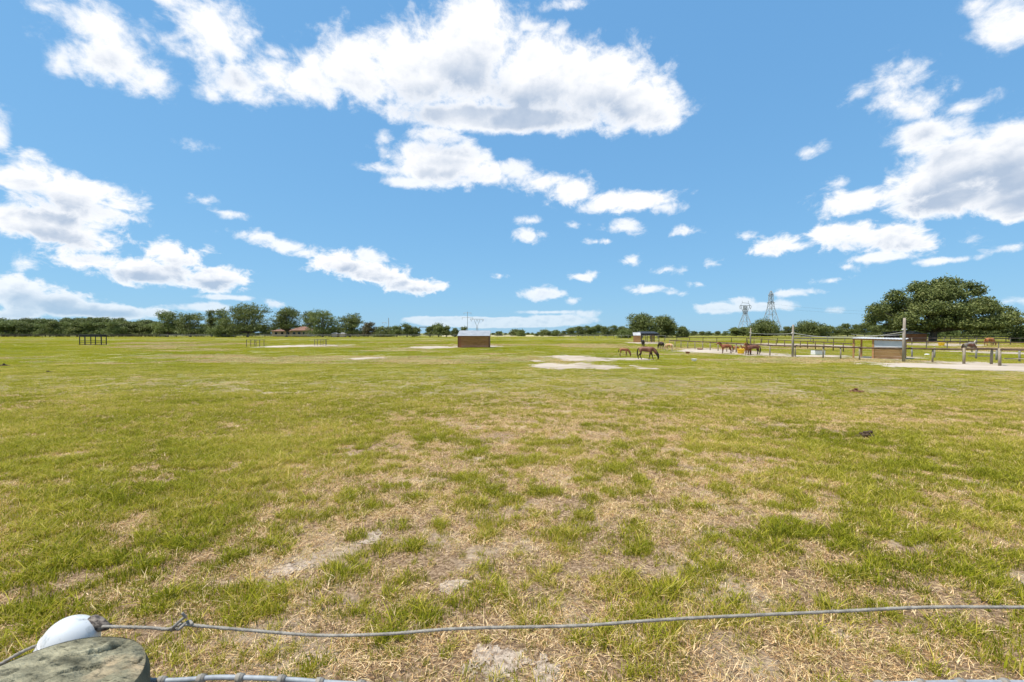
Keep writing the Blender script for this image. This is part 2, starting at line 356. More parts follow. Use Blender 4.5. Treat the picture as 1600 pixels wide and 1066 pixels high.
# sand patches: lists of world ellipses (cx, cy, rx, ry) from their pixel extents
def ell_px(x0, y0, x1, y1):
    xm = (x0 + x1) / 2; n = ground(xm, y1); f = ground(xm, y0); cy = (n.y + f.y) / 2
    a = gx(x0, cy).x; b = gx(x1, cy).x
    return ((a + b) / 2, cy, (b - a) / 2, (f.y - n.y) / 2)
SAND = [
 [ell_px(852,555.3,925,560.5), ell_px(878,558,948,565)], [ell_px(828,563,852,566.5)], [ell_px(826,567.5,905,576.5), ell_px(858,568.5,966,577.5), ell_px(900,567,935,573)],
 [ell_px(548,558,596,562)], [ell_px(408,539.5,480,543.5), ell_px(450,538.5,548,541.8)],
 [ell_px(628,541,720,544.5), ell_px(700,539.5,786,543.2)],
 [ell_px(963,559.5,1022,563.5), ell_px(948,559.5,985,562.5)],
 [ell_px(1386,567,1540,581), ell_px(1440,567,1680,587), ell_px(1550,565,1780,592)],
 [ell_px(1060,547,1150,552.5), ell_px(1085,544.5,1180,556), ell_px(1160,551,1240,557.5), ell_px(1230,555,1330,558)],
 [ell_px(976,534.5,1043,537.5)], [ell_px(1150,537,1290,541), ell_px(1270,538.5,1330,542.5)],
 [ell_px(1405,536.5,1530,541), ell_px(1520,549,1610,554.5)], [ell_px(985,571,998,574)], [ell_px(994,575,1030,577.5)], [ell_px(1318,557,1440,561)],
]
def sand_mask(x, y):
    x = np.asarray(x, float); y = np.asarray(y, float); out = np.full(x.shape, -9.0)
    for grp in SAND:
        for (cx, cy, rx, ry) in grp:
            r = np.sqrt(((x - cx) / rx) ** 2 + ((y - cy) / ry) ** 2); out = np.maximum(out, 1 - r)
    return out + (fbm(x, y, 1.1, 5, 5) - 0.5) * 1.7
for gi, grp in enumerate(SAND):
    x0 = min(e[0] - e[2] * 1.4 for e in grp); x1 = max(e[0] + e[2] * 1.4 for e in grp)
    y0 = min(e[1] - e[3] * 1.4 for e in grp); y1 = max(e[1] + e[3] * 1.4 for e in grp)
    st = 0.14 if y1 < 70 else 0.3
    xs = np.arange(x0, x1, st); ys = np.arange(y0, y1, st)
    X, Y = np.meshgrid(xs, ys); out = np.full(X.shape, -9.0)
    for (cx, cy, rx, ry) in grp: out = np.maximum(out, 1 - np.sqrt(((X - cx) / rx) ** 2 + ((Y - cy) / ry) ** 2))
    K = out + (fbm(X, Y, 1.1, 5, 5) - 0.5) * 1.7 > 0.03
    idx = {}; mb = MB()
    def vid(i, j):
        if (i, j) not in idx:
            idx[(i, j)] = len(mb.v); xx = x0 + (i - .5) * st; yy = y0 + (j - .5) * st; mb.v.append((xx, yy, gz(yy) + 0.012))
        return idx[(i, j)]
    for j, i in zip(*np.nonzero(K)): mb.f.append((vid(i, j), vid(i + 1, j), vid(i + 1, j + 1), vid(i, j + 1)))
    if mb.f: tag(mb.build('sand_patch', MT['sand']), kind='structure')

# small bare sandy spots close to the fence
NEARS = [(735,1010,812,1064),(818,1036,905,1080),(478,1016,522,1036),(425,872,472,905),(962,985,1010,1006),(1290,984,1332,1000),(560,832,600,850),(690,905,730,922),(196,764,226,776)]
NE_ = [ell_px(*q) for q in NEARS]
def near_mask(x, y):
    out = np.full(np.shape(x), -9.0)
    for (cx, cy, rx, ry) in NE_: out = np.maximum(out, 1 - np.sqrt(((x - cx) / rx) ** 2 + ((y - cy) / ry) ** 2))
    return out + (fbm(x, y, 0.11, 6, 15) - 0.5) * 3.2
for e in NE_:
    cx, cy, rx, ry = e; st = 0.012; xs = np.arange(cx - rx * 1.8, cx + rx * 1.8, st); ys = np.arange(cy - ry * 1.8, cy + ry * 1.8, st); X, Y = np.meshgrid(xs, ys)
    K = near_mask(X, Y) > 0.05; hz = fbm(X, Y, 0.05, 4, 19) * 0.012 - 0.004; idx = {}; mb = MB()
    for j, i in zip(*np.nonzero(K)):
        q = []
        for (a, b) in ((i, j), (i + 1, j), (i + 1, j + 1), (i, j + 1)):
            if (a, b) not in idx:
                idx[(a, b)] = len(mb.v); aa, bb = min(a, len(xs) - 1), min(b, len(ys) - 1); mb.v.append((xs[0] + (a - .5) * st, ys[0] + (b - .5) * st, gz(float(ys[bb])) + 0.002 + float(hz[bb, aa])))
            q.append(idx[(a, b)])
        mb.f.append(tuple(q))
    if mb.f: tag(mb.build('sand_patch', MT['loose'], None, True), kind='structure')

# ------------------------------------------------------------------ grass
def blades(n, rad, h0, h1, w, lean, flat=0.0, fall=1.0, seed=0, clusters=0):
    """a patch of n curved grass blades as numpy arrays"""
    r = np.random.default_rng(seed)
    if clusters:
        cc = (r.random((clusters, 2)) * 2 - 1) * rad * 0.8; k = r.integers(0, clusters, n)
        bx = cc[k, 0] + r.normal(0, rad * 0.10, n); by = cc[k, 1] + r.normal(0, rad * 0.10, n)
    else:
        rr = rad * np.sqrt(r.random(n)) ** fall; aa = r.random(n) * 2 * np.pi; bx = rr * np.cos(aa); by = rr * np.sin(aa)
    h = h0 + (h1 - h0) * r.random(n) ** 1.4
    d = r.random(n) * 2 * np.pi; tw = r.random(n) * np.pi
    ln = lean * (0.3 + r.random(n)) * h
    ww = w * (0.6 + 0.8 * r.random(n)); rnd = r.random(n)
    dx, dy = np.cos(d), np.sin(d); px, py = np.cos(tw), np.sin(tw)
    V = np.zeros((n, 7, 3)); zz = (0.0, 0.38, 0.75, 1.0)
    z0 = -0.005 + (r.random(n) * 0.02 if flat else 0)
    for i, t in enumerate(zz):
        hh = h * (t - 0.25 * t * t) * (1 - flat) + z0; of = ln * t ** 1.9 + (h * t * flat if flat else 0)
        cx = bx + dx * of; cy = by + dy * of; wv = ww * (1.0, 0.95, 0.6, 0)[i] / 2
        if i < 3:
            V[:, 2 * i] = np.stack([cx - px * wv, cy - py * wv, hh], 1); V[:, 2 * i + 1] = np.stack([cx + px * wv, cy + py * wv, hh], 1)
        else: V[:, 6] = np.stack([cx, cy, hh], 1)
    return V, rnd
def blade_mesh(name, V, rnd, m):
    n = len(V); me = bpy.data.meshes.new(name); b = np.arange(n)[:, None] * 7
    quads = np.concatenate([b + [0, 1, 3, 2], b + [2, 3, 5, 4]], 1).reshape(-1, 4); tris = b + [4, 5, 6]
    me.vertices.add(n * 7); me.vertices.foreach_set('co', V.reshape(-1))
    li = np.concatenate([quads.reshape(-1), tris.reshape(-1)]); me.loops.add(len(li)); me.loops.foreach_set('vertex_index', li)
    nq = len(quads); me.polygons.add(nq + n)
    me.polygons.foreach_set('loop_start', np.concatenate([np.arange(nq) * 4, nq * 4 + np.arange(n) * 3]))
    me.polygons.foreach_set('loop_total', np.concatenate([np.full(nq, 4), np.full(n, 3)]))
    a = me.attributes.new('rnd', 'FLOAT', 'POINT'); a.data.foreach_set('value', np.repeat(rnd, 7))
    me.materials.append(m); me.update(calc_edges=True); return me
def variant_collection(name, specs):
    c = bpy.data.collections.new(name)
    for i, (args, m) in enumerate(specs):
        V, rd = blades(**args, seed=100 + i + len(name) * 7)
        c.objects.link(bpy.data.objects.new('%s_%02d' % (name, i), blade_mesh(name, V, rd, m)))
    return c
def scatter(name, label, pts, rot, scl, idx, coll, m):
    me = bpy.data.meshes.new(name); me.vertices.add(len(pts)); me.vertices.foreach_set('co', np.asarray(pts, float).reshape(-1))
    a = me.attributes.new('rot', 'FLOAT_VECTOR', 'POINT'); a.data.foreach_set('vector', np.asarray(rot, float).reshape(-1))
    a = me.attributes.new('scl', 'FLOAT_VECTOR', 'POINT'); a.data.foreach_set('vector', np.asarray(scl, float).reshape(-1))
    a = me.attributes.new('idx', 'INT', 'POINT'); a.data.foreach_set('value', np.asarray(idx, np.int32))
    o = bpy.data.objects.new(name, me); C.objects.link(o); me.materials.append(m)
    g = bpy.data.node_groups.new(name, 'GeometryNodeTree')
    g.interface.new_socket('Geometry', in_out='INPUT', socket_type='NodeSocketGeometry'); g.interface.new_socket('Geometry', in_out='OUTPUT', socket_type='NodeSocketGeometry')
    i = g.nodes.new('NodeGroupInput'); u = g.nodes.new('NodeGroupOutput'); ip = g.nodes.new('GeometryNodeInstanceOnPoints')
    ci = g.nodes.new('GeometryNodeCollectionInfo'); ci.inputs['Collection'].default_value = coll
    ci.inputs['Separate Children'].default_value = True; ci.inputs['Reset Children'].default_value = True
    def na(nm, ty):
        q = g.nodes.new('GeometryNodeInputNamedAttribute'); q.data_type = ty; q.inputs['Name'].default_value = nm; return q.outputs['Attribute']
    g.links.new(i.outputs[0], ip.inputs['Points']); g.links.new(ci.outputs[0], ip.inputs['Instance']); ip.inputs['Pick Instance'].default_value = True
    g.links.new(na('idx', 'INT'), ip.inputs['Instance Index']); g.links.new(na('rot', 'FLOAT_VECTOR'), ip.inputs['Rotation']); g.links.new(na('scl', 'FLOAT_VECTOR'), ip.inputs['Scale'])
    g.links.new(ip.outputs[0], u.inputs[0])
    o.modifiers.new('scatter', 'NODES').node_group = g
    return tag(o, label, 'grass', kind='stuff')
def wedge(n, y0, y1, margin=1.5, slope=1.2):
    """random points in the view wedge, uniform per area"""
    y = np.sqrt(y0 ** 2 + rng.random(n) * (y1 ** 2 - y0 ** 2)); x = (rng.random(n) * 2 - 1) * (slope * y + margin); return x, y
def zcol(y): return np.interp(y, ROWS, _rz)
def greenness(x, y):
    """0 = dry thatch, 1 = lush"""
    g = fbm(x, y, 0.26, 3, 1) * 0.56 + fbm(x, y, 1.4, 3, 43) * 0.22 + fbm(x, y, 6.0, 3, 25) * 0.22
    side = np.clip(-x / (y + 0.1) * 0.9, -0.5, 1.0)                      # lusher on the left of the field
    right = np.clip((x / (y + 0.1)) - 0.10, 0, 1)
    far = np.clip((y - 5) / 12, 0, 1)
    return 0.5 + (g - 0.5) * 1.15 + 0.06 * side + 0.05 * right + 0.06 * far + 0.020

green_near = variant_collection('grass_tuft', [
  (dict(n=56, rad=0.055, h0=0.04, h1=0.163, w=0.0054, lean=0.95), MT['green']),
  (dict(n=42, rad=0.075, h0=0.04, h1=0.129, w=0.0052, lean=0.1), MT['green']),
  (dict(n=56, rad=0.110, h0=0.03, h1=0.103, w=0.0049, lean=0.2), MT['green']),
  (dict(n=33, rad=0.045, h0=0.06, h1=0.189, w=0.0056, lean=0.85), MT['green']),
  (dict(n=56, rad=0.15, h0=0.02, h1=0.077, w=0.0047, lean=0.1), MT['green']),
  (dict(n=20, rad=0.16, h0=0.04, h1=0.129, w=0.0047, lean=0.3), MT['green'])])
dry_near = variant_collection('straw', [
  (dict(n=90, rad=0.15, h0=0.012, h1=0.055, w=0.0038, lean=1.1, flat=0.55), MT['dry']),
  (dict(n=95, rad=0.16, h0=0.012, h1=0.05, w=0.0037, lean=1.3, flat=0.35), MT['dry']),
  (dict(n=50, rad=0.13, h0=0.02, h1=0.07, w=0.0037, lean=1.2, flat=0.7), MT['dry']),
  (dict(n=60, rad=0.12, h0=0.02, h1=0.085, w=0.0042, lean=1.2, flat=0.1), MT['dry'])])
mid_green = variant_collection('pasture_mid', [
  (dict(n=230, rad=0.33, h0=0.025, h1=0.085, w=0.0065, lean=1.0), MT['green']),
  (dict(n=200, rad=0.35, h0=0.025, h1=0.11, w=0.0065, lean=1.0, clusters=9), MT['green']),
  (dict(n=200, rad=0.35, h0=0.02, h1=0.075, w=0.0065, lean=1.1, clusters=14), MT['pasture'])])
mid_dry = variant_collection('straw_mid', [
  (dict(n=200, rad=0.33, h0=0.02, h1=0.06, w=0.006, lean=1.1, flat=0.45), MT['dry']),
  (dict(n=150, rad=0.35, h0=0.02, h1=0.07, w=0.006, lean=1.1, flat=0.3), MT['pasture'])])
far_green = variant_collection('pasture_far', [
  (dict(n=260, rad=0.95, h0=0.03, h1=0.085, w=0.018, lean=1.0), MT['pasture']),
  (dict(n=240, rad=0.95, h0=0.03, h1=0.10, w=0.018, lean=1.0, clusters=10), MT['pasture']),
  (dict(n=240, rad=0.90, h0=0.02, h1=0.06, w=0.018, lean=1.1), MT['dry'])])

def rotscl(n, s0, s1, tilt=0.12):
    rot = np.stack([rng.normal(0, tilt, n), rng.normal(0, tilt, n), rng.random(n) * 6.283], 1)
    s = s0 + (s1 - s0) * rng.random(n); return rot, s
def keep_out(x, y, r=0.0):
    return sand_mask(x, y) < -0.02
# near green tufts
x, y = wedge(125000, 2.3, 19.0); x2, y2 = wedge(38000, 2.3, 9.5); x = np.concatenate([x, x2]); y = np.concatenate([y, y2]); g = greenness(x, y)
fade = np.clip((19.0 - y) / 10.0, 0, 1) * (0.75 + 0.5 * rng.random(len(x)))
k = (rng.random(len(x)) < np.clip((g - 0.40) / 0.31, 0.18, 0.74) * np.minimum(fade, 1)) & ((near_mask(x, y) < 0.05) | (rng.random(len(x)) < 0.25)); x, y, g = x[k], y[k], g[k]
rot, s = rotscl(len(x), 0.55, 1.05); s = s * np.clip(0.62 + (g - 0.42) * 3.0, 0.48, 1.25)
ix = rng.choice(6, len(x), p=[.17, .19, .22, .09, .23, .10])
sc = np.stack([s, s, s * 0.92], 1)
P = np.stack([x, y, zcol(y)], 1)
scatter('grass', 'green pasture grass growing in uneven tufts in the near field', P, rot, sc, ix, green_near, MT['green'])
# near straw
x, y = wedge(52000, 2.3, 19.0); g = greenness(x, y); bare = fbm(x, y, 0.8, 4, 77); kf = rng.random(len(x)) < np.clip((19.0 - y) / 9.0, 0, 1); x, y, g, bare = x[kf], y[kf], g[kf], bare[kf]
k = (rng.random(len(x)) < np.clip(1.25 - (g - 0.40) * 1.6, 0.75, 1)) & ((bare < 0.60) | (rng.random(len(x)) < 0.25)) & ((near_mask(x, y) < 0.1) | (rng.random(len(x)) < 0.40)); x, y = x[k], y[k]
rot, s = rotscl(len(x), 0.7, 1.2, 0.08); P = np.stack([x, y, zcol(y)], 1)
scatter('dry_grass', 'dry tan grass lying between the green tufts of the near field', P, rot, np.stack([s, s, s], 1), rng.choice(4, len(x), p=[.32, .32, .2, .16]), dry_near, MT['dry'])
# middle distance
x, y = wedge(18000, 7.5, 40, 2.5); g = greenness(x, y) + (fbm(x, y * 1.6, 7, 3, 31) - 0.5) * 0.35; k = (g > 0.455 + 0.06 * rng.normal(size=len(x))) & keep_out(x, y) & (rng.random(len(x)) < np.clip((y - 7.5) / 7.0, 0, 1)); x, y, g = x[k], y[k], g[k]
rot, s = rotscl(len(x), 0.7, 1.15, 0.04); s *= np.clip(0.8 + (g - 0.5) * 1.6, 0.7, 1.3); P = np.stack([x, y, zcol(y)], 1)
scatter('grass', 'green pasture grass of the middle field', P, rot, np.stack([s, s, s], 1), rng.choice(3, len(x), p=[.35, .3, .35]), mid_green, MT['green'])
x, y = wedge(15000, 7.5, 40, 2.5); g = greenness(x, y) + (fbm(x, y * 1.6, 7, 3, 31) - 0.5) * 0.35; k = (rng.random(len(x)) < np.clip(1.0 - (g - 0.42) * 5.5, 0.10, 1)) & keep_out(x, y) & (rng.random(len(x)) < np.clip((y - 7.5) / 7.0, 0, 1)); x, y = x[k], y[k]
rot, s = rotscl(len(x), 0.7, 1.2, 0.04); P = np.stack([x, y, zcol(y)], 1)
scatter('dry_grass', 'dry tan grass patches of the middle field', P, rot, np.stack([s, s, s], 1), rng.choice(2, len(x), p=[.6, .4]), mid_dry, MT['dry'])
# far field
x, y = wedge(26000, 38, 135, 4); k = keep_out(x, y); x, y = x[k], y[k]; rot, s = rotscl(len(x), 0.8, 1.25, 0.02); g = fbm(x * 0.5, y, 9, 4, 61)
ix = np.where(g < 0.41 + 0.04 * rng.normal(size=len(x)), 2, rng.integers(0, 2, len(x))); P = np.stack([x, y, zcol(y)], 1)
x2, y2 = wedge(9000, 132, 245, 6); r2, s2 = rotscl(len(x2), 1.6, 2.4, 0.0); P2 = np.stack([x2, y2, zcol(y2)], 1); sc2 = np.stack([s2, s2, s2 * 0.5], 1)
scatter('grass', 'short yellow green pasture grass of the far field', np.concatenate([P, P2]), np.concatenate([rot, r2]), np.concatenate([np.stack([s, s, s], 1), sc2]),
        np.concatenate([ix, rng.integers(0, 2, len(x2))]), far_green, MT['pasture'])

# ------------------------------------------------------------------ trees
def leaf_cloud(lobes, n, size, seed, flat=0.75):
    """leaf quads spread through the shells of a set of ellipsoid lobes [(c, (rx,ry,rz))]"""
    r = np.random.default_rng(seed); vol = np.array([(l[1][0] * l[1][1] * l[1][2]) ** 0.67 for l in lobes]); cnt = r.multinomial(n, vol / vol.sum())
    Vs = []; rn = []
    for (c, e), m in zip(lobes, cnt):
        if m == 0: continue
        # leaf sprays gathered in small twigs so that gaps show between them
        tw = max(3, m // 9); d = r.normal(size=(tw, 3)); d /= np.linalg.norm(d, axis=1)[:, None]
        rad = 0.40 + 0.66 * r.random(tw) ** 0.7; d[:, 2] = np.where(d[:, 2] < -0.35, d[:, 2] * 0.55, d[:, 2])
        tc_ = np.array(c) + d * rad[:, None] * np.array(e); k = r.integers(0, tw, m)
        off = r.normal(size=(m, 3)) * size * 1.25; off[:, 2] *= 0.65; p = tc_[k] + off
        nrm = d[k] * 0.6 + r.normal(size=(m, 3)) * 0.8 + np.array([0, 0, 0.35]); nrm /= np.linalg.norm(nrm, axis=1)[:, None]
        t = np.cross(nrm, r.normal(size=(m, 3))); t /= np.linalg.norm(t, axis=1)[:, None]; b = np.cross(nrm, t)
        s = size * (0.5 + 0.8 * r.random(m))[:, None]
        q = np.stack([p - t * s * .8, p + b * s * .42, p + t * s * .8, p - b * s * .42], 1); Vs.append(q)
        rn.append(np.clip(0.35 * r.random(m) + 0.35 * r.random(tw)[k] + 0.15 + 0.12 * r.random(), 0, 1))
    return np.concatenate(Vs), np.concatenate(rn)
def quad_mesh(name, V, rnd, m):
    n = len(V); me = bpy.data.meshes.new(name); me.vertices.add(n * 4); me.vertices.foreach_set('co', V.reshape(-1))
    me.loops.add(n * 4); me.loops.foreach_set('vertex_index', np.arange(n * 4)); me.polygons.add(n)
    me.polygons.foreach_set('loop_start', np.arange(n) * 4); me.polygons.foreach_set('loop_total', np.full(n, 4))
    a = me.attributes.new('rnd', 'FLOAT', 'POINT'); a.data.foreach_set('value', np.repeat(rnd, 4)); me.materials.append(m); me.update(calc_edges=True); return me
def make_tree(name, label, H, Wd, loc, m, seed, n=3500, size=0.30, low=0.22, nl=14, kind='oak', trunk_r=None, group=None, top=None, lobes=None, forks=None):
    rd = random.Random(seed); t = thing(name, label, 'tree', loc, 0.0, group)
    if lobes is None:
        lobes = []
        if kind == 'oak':
            for i in range(nl):
                a = rd.random() * 6.28; q = math.sqrt(rd.random()) * 0.72; z = low + (0.90 - low) * (rd.random() ** 0.8)
                env = math.sqrt(max(0.05, 1 - ((z - low - 0.18) / (1.02 - low)) ** 2)) if z > low + 0.18 else 0.9
                rr = Wd * (0.14 + 0.10 * rd.random())
                lobes.append(((math.cos(a) * q * Wd / 2 * env, math.sin(a) * q * Wd / 2 * env, H * z), (rr, rr, rr * 0.62)))
            
            for i in range(6):
                a = i * 1.047 + rd.random() * .5; lobes.append(((math.cos(a) * Wd * .30, math.sin(a) * Wd * .30, H * (low + .16)), (Wd * .19, Wd * .19, H * .15)))
            lobes.append(((0, 0, H * 0.84), (Wd * .2, Wd * .2, H * .15))); lobes.append(((0, 0, H * 0.5), (Wd * .3, Wd * .3, H * .24)))
        elif kind == 'tall':
            for i in range(nl):
                z = low + (0.95 - low) * (i + rd.random()) / nl; a = rd.random() * 6.28; env = math.sin(math.pi * (0.18 + 0.75 * (z - low) / (1 - low)))
                rr = Wd * (0.16 + 0.10 * rd.random()) * (0.6 + 0.6 * env)
                lobes.append(((math.cos(a) * Wd * .22 * env, math.sin(a) * Wd * .22 * env, H * z), (rr, rr, rr * 0.7)))
    tr = trunk_r or 0.028 * H + 0.1
    tb = MB(); split = H * max(0.14, low * 0.8)
    tb.tube([(0, 0, -0.3), (0, 0, 0.15 * split), (0.02 * H, 0, split)], [tr * 1.45, tr, tr * 0.8], 8, jit=0.15, seed=seed)
    for i in range(len(lobes)):
        c = Vector(lobes[i][0])
        mid = Vector((c.x * 0.45, c.y * 0.45, split + (c.z - split) * 0.42)) + Vector((rd.uniform(-.03, .03) * Wd, rd.uniform(-.03, .03) * Wd, 0))
        tb.tube([(0.015 * H, 0, split * 0.92), mid, c], [tr * 0.45, tr * 0.28, tr * 0.08], 5)
    tb.build('trunk', MT['bark'], t)
    V, rn = leaf_cloud(lobes, n, size, seed)
    o = bpy.data.objects.new('crown', quad_mesh('crown', V, rn, m)); C.objects.link(o); o.parent = t
    return t

# big live oak on the right, crown laid out from its lobes at its own distance
OY = 122.0; ob = gx(1457, OY); spx = OY / FPX
def olobe(px, py, rx, ry, dy): 
    p = at(px, py, OY); return ((p.x - ob.x, dy, p.z - ob.z), (rx * spx, min(rx, 26) * spx, ry * spx))
OL = [olobe(*q) for q in [(1366,484,14,9,-1),(1378,496,16,9,2),(1400,500,20,12,-3),(1404,462,12,10,1),(1412,474,18,12,3),(1428,452,9,6,0),(1438,462,17,13,-2),
 (1446,446,13,8,2),(1478,443,20,9,0),(1462,462,24,16,-3),(1492,458,22,15,3),(1515,446,10,6,0),(1521,456,11,11,-1),(1430,485,24,14,-4),(1462,488,24,16,-6),(1496,482,24,16,-5),
 (1524,482,20,13,-2),(1548,484,15,11,2),(1558,492,14,11,-2),(1540,502,24,13,-5),(1505,505,26,13,-6),(1470,507,22,10,-7),(1440,505,18,10,-5),(1395,508,16,7,-3),(1420,508,18,10,4),
 (1560,508,13,9,1),(1530,511,24,7,-3),(1480,470,30,22,6),(1520,495,28,18,7),(1440,490,26,16,7),(1408,488,16,12,5),(1368,503,9,6,1),(1426,512,14,5,-3)]]
make_tree('live_oak_tree', 'huge spreading live oak towering behind the right paddocks', 17, 38, ob, MT['leaf'], 5, n=75000, size=0.34, lobes=OL, trunk_r=0.95, low=0.22)

def place(name, label, px, topy, wpx, Y, m, seed, kind='oak', low=0.2, n=3000, size=0.30, nl=14, group=None):
    b = gx(px, Y); H = at(px, topy, Y).z - b.z; Wd = wpx / FPX * Y
    return make_tree(name, label, H / 0.97, Wd, b, m, seed, n=n, size=size, kind=kind, low=low, nl=nl, group=group)
LF, LL, LB = MT['leaf'], MT['leaf_light'], MT['leaf_brown']
# individual trees of the left and centre tree line
T = [
 ('oak_tree','pale green tree with a thin raised top, left end of the tall tree group',262,488,46,215,LL,'oak',0.12,3800),
 ('oak_tree','dark bushy oak right of the pale green tree on the left',298,491,50,213,LF,'oak',0.08,3600),
 ('tall_tree','slim tall tree peeking over the oaks left of the widest oak',331,484,20,232,LF,'tall',0.3,1500),
 ('tall_tree','narrow pointed tree just left of the widest oak crown',346,483,24,230,LL,'tall',0.3,1500),
 ('oak_tree','widest dark oak of the left group with a domed crown',387,479,84,206,LF,'oak',0.10,7000),
 ('oak_tree','low leafy oak leaning out under the left side of the widest oak',350,497,46,204,LL,'oak',0.06,3200),
 ('oak_tree','upright dark oak standing in front of the red tiled house',448,481,50,212,LF,'oak',0.24,4200),
 ('oak_tree','dark tree behind and right of the red tiled house',484,487,32,236,LF,'oak',0.15,2400),
 ('oak_tree','broad olive grey oak right of the red tiled house',504,486,58,208,LL,'oak',0.06,4400),
 ('oak_tree','rounded dark oak at the right end of the tall tree group',547,491,44,210,LF,'oak',0.06,3600),
 ('oak_tree','brownish low tree right of the rounded dark oak',575,505,32,222,LB,'oak',0.05,2200),
 ('oak_tree','low dark bushy tree under the thin mast',600,512,36,214,LF,'oak',0.04,2200),
 ('oak_tree','small upright tree just right of the thin mast',620,510,19,206,LL,'oak',0.14,1600),
 ('oak_tree','small tree left of the steel gantry, the taller of the pair',636,507,21,206,LF,'oak',0.16,1800),
 ('oak_tree','small round tree touching the steel gantry on its left',648,511,15,207,LF,'oak',0.14,1300),
 ('oak_tree','small narrow tree touching the steel gantry on its right',672,511,12,206,LF,'oak',0.14,1200),
 ('oak_tree','small full tree midway between gantry and brown shed',685,508,26,206,LL,'oak',0.16,2200),
 ('oak_tree','small open tree leaning right before the brown shed',697,510,14,204,LF,'oak',0.2,1200),
 ('oak_tree','small dark tree touching the left edge of the brown shed',711,513,10,207,LF,'oak',0.12,1100),
 ('oak_tree','tree top showing over the left part of the brown shed roof',724,512,16,209,LF,'oak',0.15,1400),
 ('round_tree','small round tree alone just right of the brown shed',780,519,11,300,LF,'oak',0.05,1200),
 ('oak_tree','pair height dark tree in the gap far right of the brown shed',805,516.5,20,300,LF,'oak',0.05,1900),
 ('round_tree','brighter bush tree in front of the dark tree right of the shed',814,517.5,13,262,LL,'oak',0.03,1500),
 ('oak_tree','low tree left of the wooded rise in the centre',850,517,20,330,LF,'oak',0.05,1500),
 ('oak_tree','low bright tree at the foot of the wooded rise',869,518,14,262,LL,'oak',0.05,1500),
 ('oak_tree','big dark domed oak behind the open metal shelter',1003,493,58,180,LF,'oak',0.08,6000),
 ('oak_tree','second domed oak overlapping the big one on its right',1036,496.5,48,184,LF,'oak',0.08,5200),
 ('oak_tree','bright low tree at the left foot of the domed oaks',976,516,20,176,LL,'oak',0.05,1900),
 ('round_tree','small solitary round tree right of the two domed oaks',1066,511,19,190,LF,'oak',0.06,2400),
 ('oak_tree','dark oak standing between the two lattice pylons',1194,502,54,250,LF,'oak',0.05,4800),
 ('oak_tree','broad low oak right of the tall lattice pylon',1266,504.5,56,250,LF,'oak',0.05,4800),
 ('oak_tree','dark oak cut off by the right edge of the picture',1624,480,38,120,LF,'oak',0.08,5000),
 ('oak_tree','brighter low tree at the right edge under the dark oak',1600,511,26,118,LL,'oak',0.04,3600),
]
for i, (nm, lb, px, ty, w, Y, m, kd, lw, n) in enumerate(T):
    place(nm, lb, px, ty, w, Y, m, 300 + i * 3, kd, lw, int(n * 2.6), size=0.34 if Y < 240 else 0.42, nl=26 if w > 40 else 18)
# extra thin top on the pale tree
# prototype trees for the dense tree lines, copied one by one
protos = []
for i, (H, Wd, m, lw) in enumerate([(10, 12, LF, 0.03), (10, 11, LL, 0.03), (10, 14, LF, 0.04), (10, 9, LF, 0.06), (10, 13, LL, 0.03)]):
    protos.append(make_tree('line_tree', 'x', H, Wd, (0, 0, 0), m, 900 + i, n=8500, size=0.38, low=lw, nl=15))
used = [False] * len(protos)
rt = random.Random(4)
def row(x0, x1, tops, Y, step, label, group, yj=8, mats=(0, 1, 2, 3, 4)):
    """trees whose tops follow the list of (px, top y)"""
    px = x0
    while px < x1:
        Yy = Y + rt.uniform(-yj, yj); ty = float(np.interp(px, [a for a, _ in tops], [b for _, b in tops])) + rt.uniform(-1.2, 2.6)
        b = gx(px, Yy); H = at(px, ty, Yy).z - b.z; k = rt.choice(mats); s = H / 9.6; sx = s * rt.uniform(0.95, 1.3) if s > 0.5 else s * 1.6
        rz = rt.random() * 6.28
        if not used[k]:
            used[k] = True; o = protos[k]; o.location = b; o.rotation_euler = (0, 0, rz); o.scale = (sx, sx, s); o['label'] = label; o['group'] = group
        else: dup(protos[k], b, rz, (sx, sx, s), label, group)
        px += step * rt.uniform(0.75, 1.2)
row(-40, 245, [(0, 498), (60, 499), (120, 497), (160, 496), (200, 501), (245, 499)], 236, 17, 'dense mixed tree of the long wood at the far left of the field', 'trees of the wood at the far left')
row(-60, 260, [(0, 502), (60, 503), (245, 505)], 222, 15, 'lower bushy tree along the front of the long wood at the far left', 'front trees of the wood at the far left', 4)
row(245, 610, [(245, 505), (380, 506), (600, 517)], 246, 17, 'tree filling in behind the tall oak group around the tiled house', 'background trees behind the tall oaks', 6)
row(600, 770, [(600, 520), (770, 521)], 420, 7, 'tiny far tree on the skyline behind the steel gantry and shed', 'far skyline trees behind gantry and shed', 20)
row(765, 900, [(765, 521), (900, 519)], 480, 6, 'tiny far tree on the skyline right of the brown shed', 'far skyline trees right of the brown shed', 30)
row(838, 990, [(838, 521), (880, 516), (905, 510), (935, 508), (955, 509), (990, 511)], 262, 11, 'tree of the wooded rise left of the open metal shelter', 'trees of the wooded rise in the centre', 10)
row(985, 1190, [(985, 512), (1040, 512), (1080, 519), (1130, 516), (1145, 512), (1165, 510), (1190, 508)], 300, 12, 'tree of the low wood between domed oaks and lattice pylons', 'trees of the low wood by the pylons', 10)
row(1150, 1372, [(1150, 512), (1215, 511), (1240, 512), (1300, 510), (1325, 506), (1350, 506), (1372, 505)], 262, 13, 'tree of the wood between the lattice pylons and the huge oak', 'trees of the wood left of the huge oak', 8)
row(1372, 1640, [(1372, 507), (1450, 508), (1560, 509), (1640, 508)], 190, 15, 'tree of the dark wood behind the huge live oak', 'trees of the wood behind the huge oak', 8)
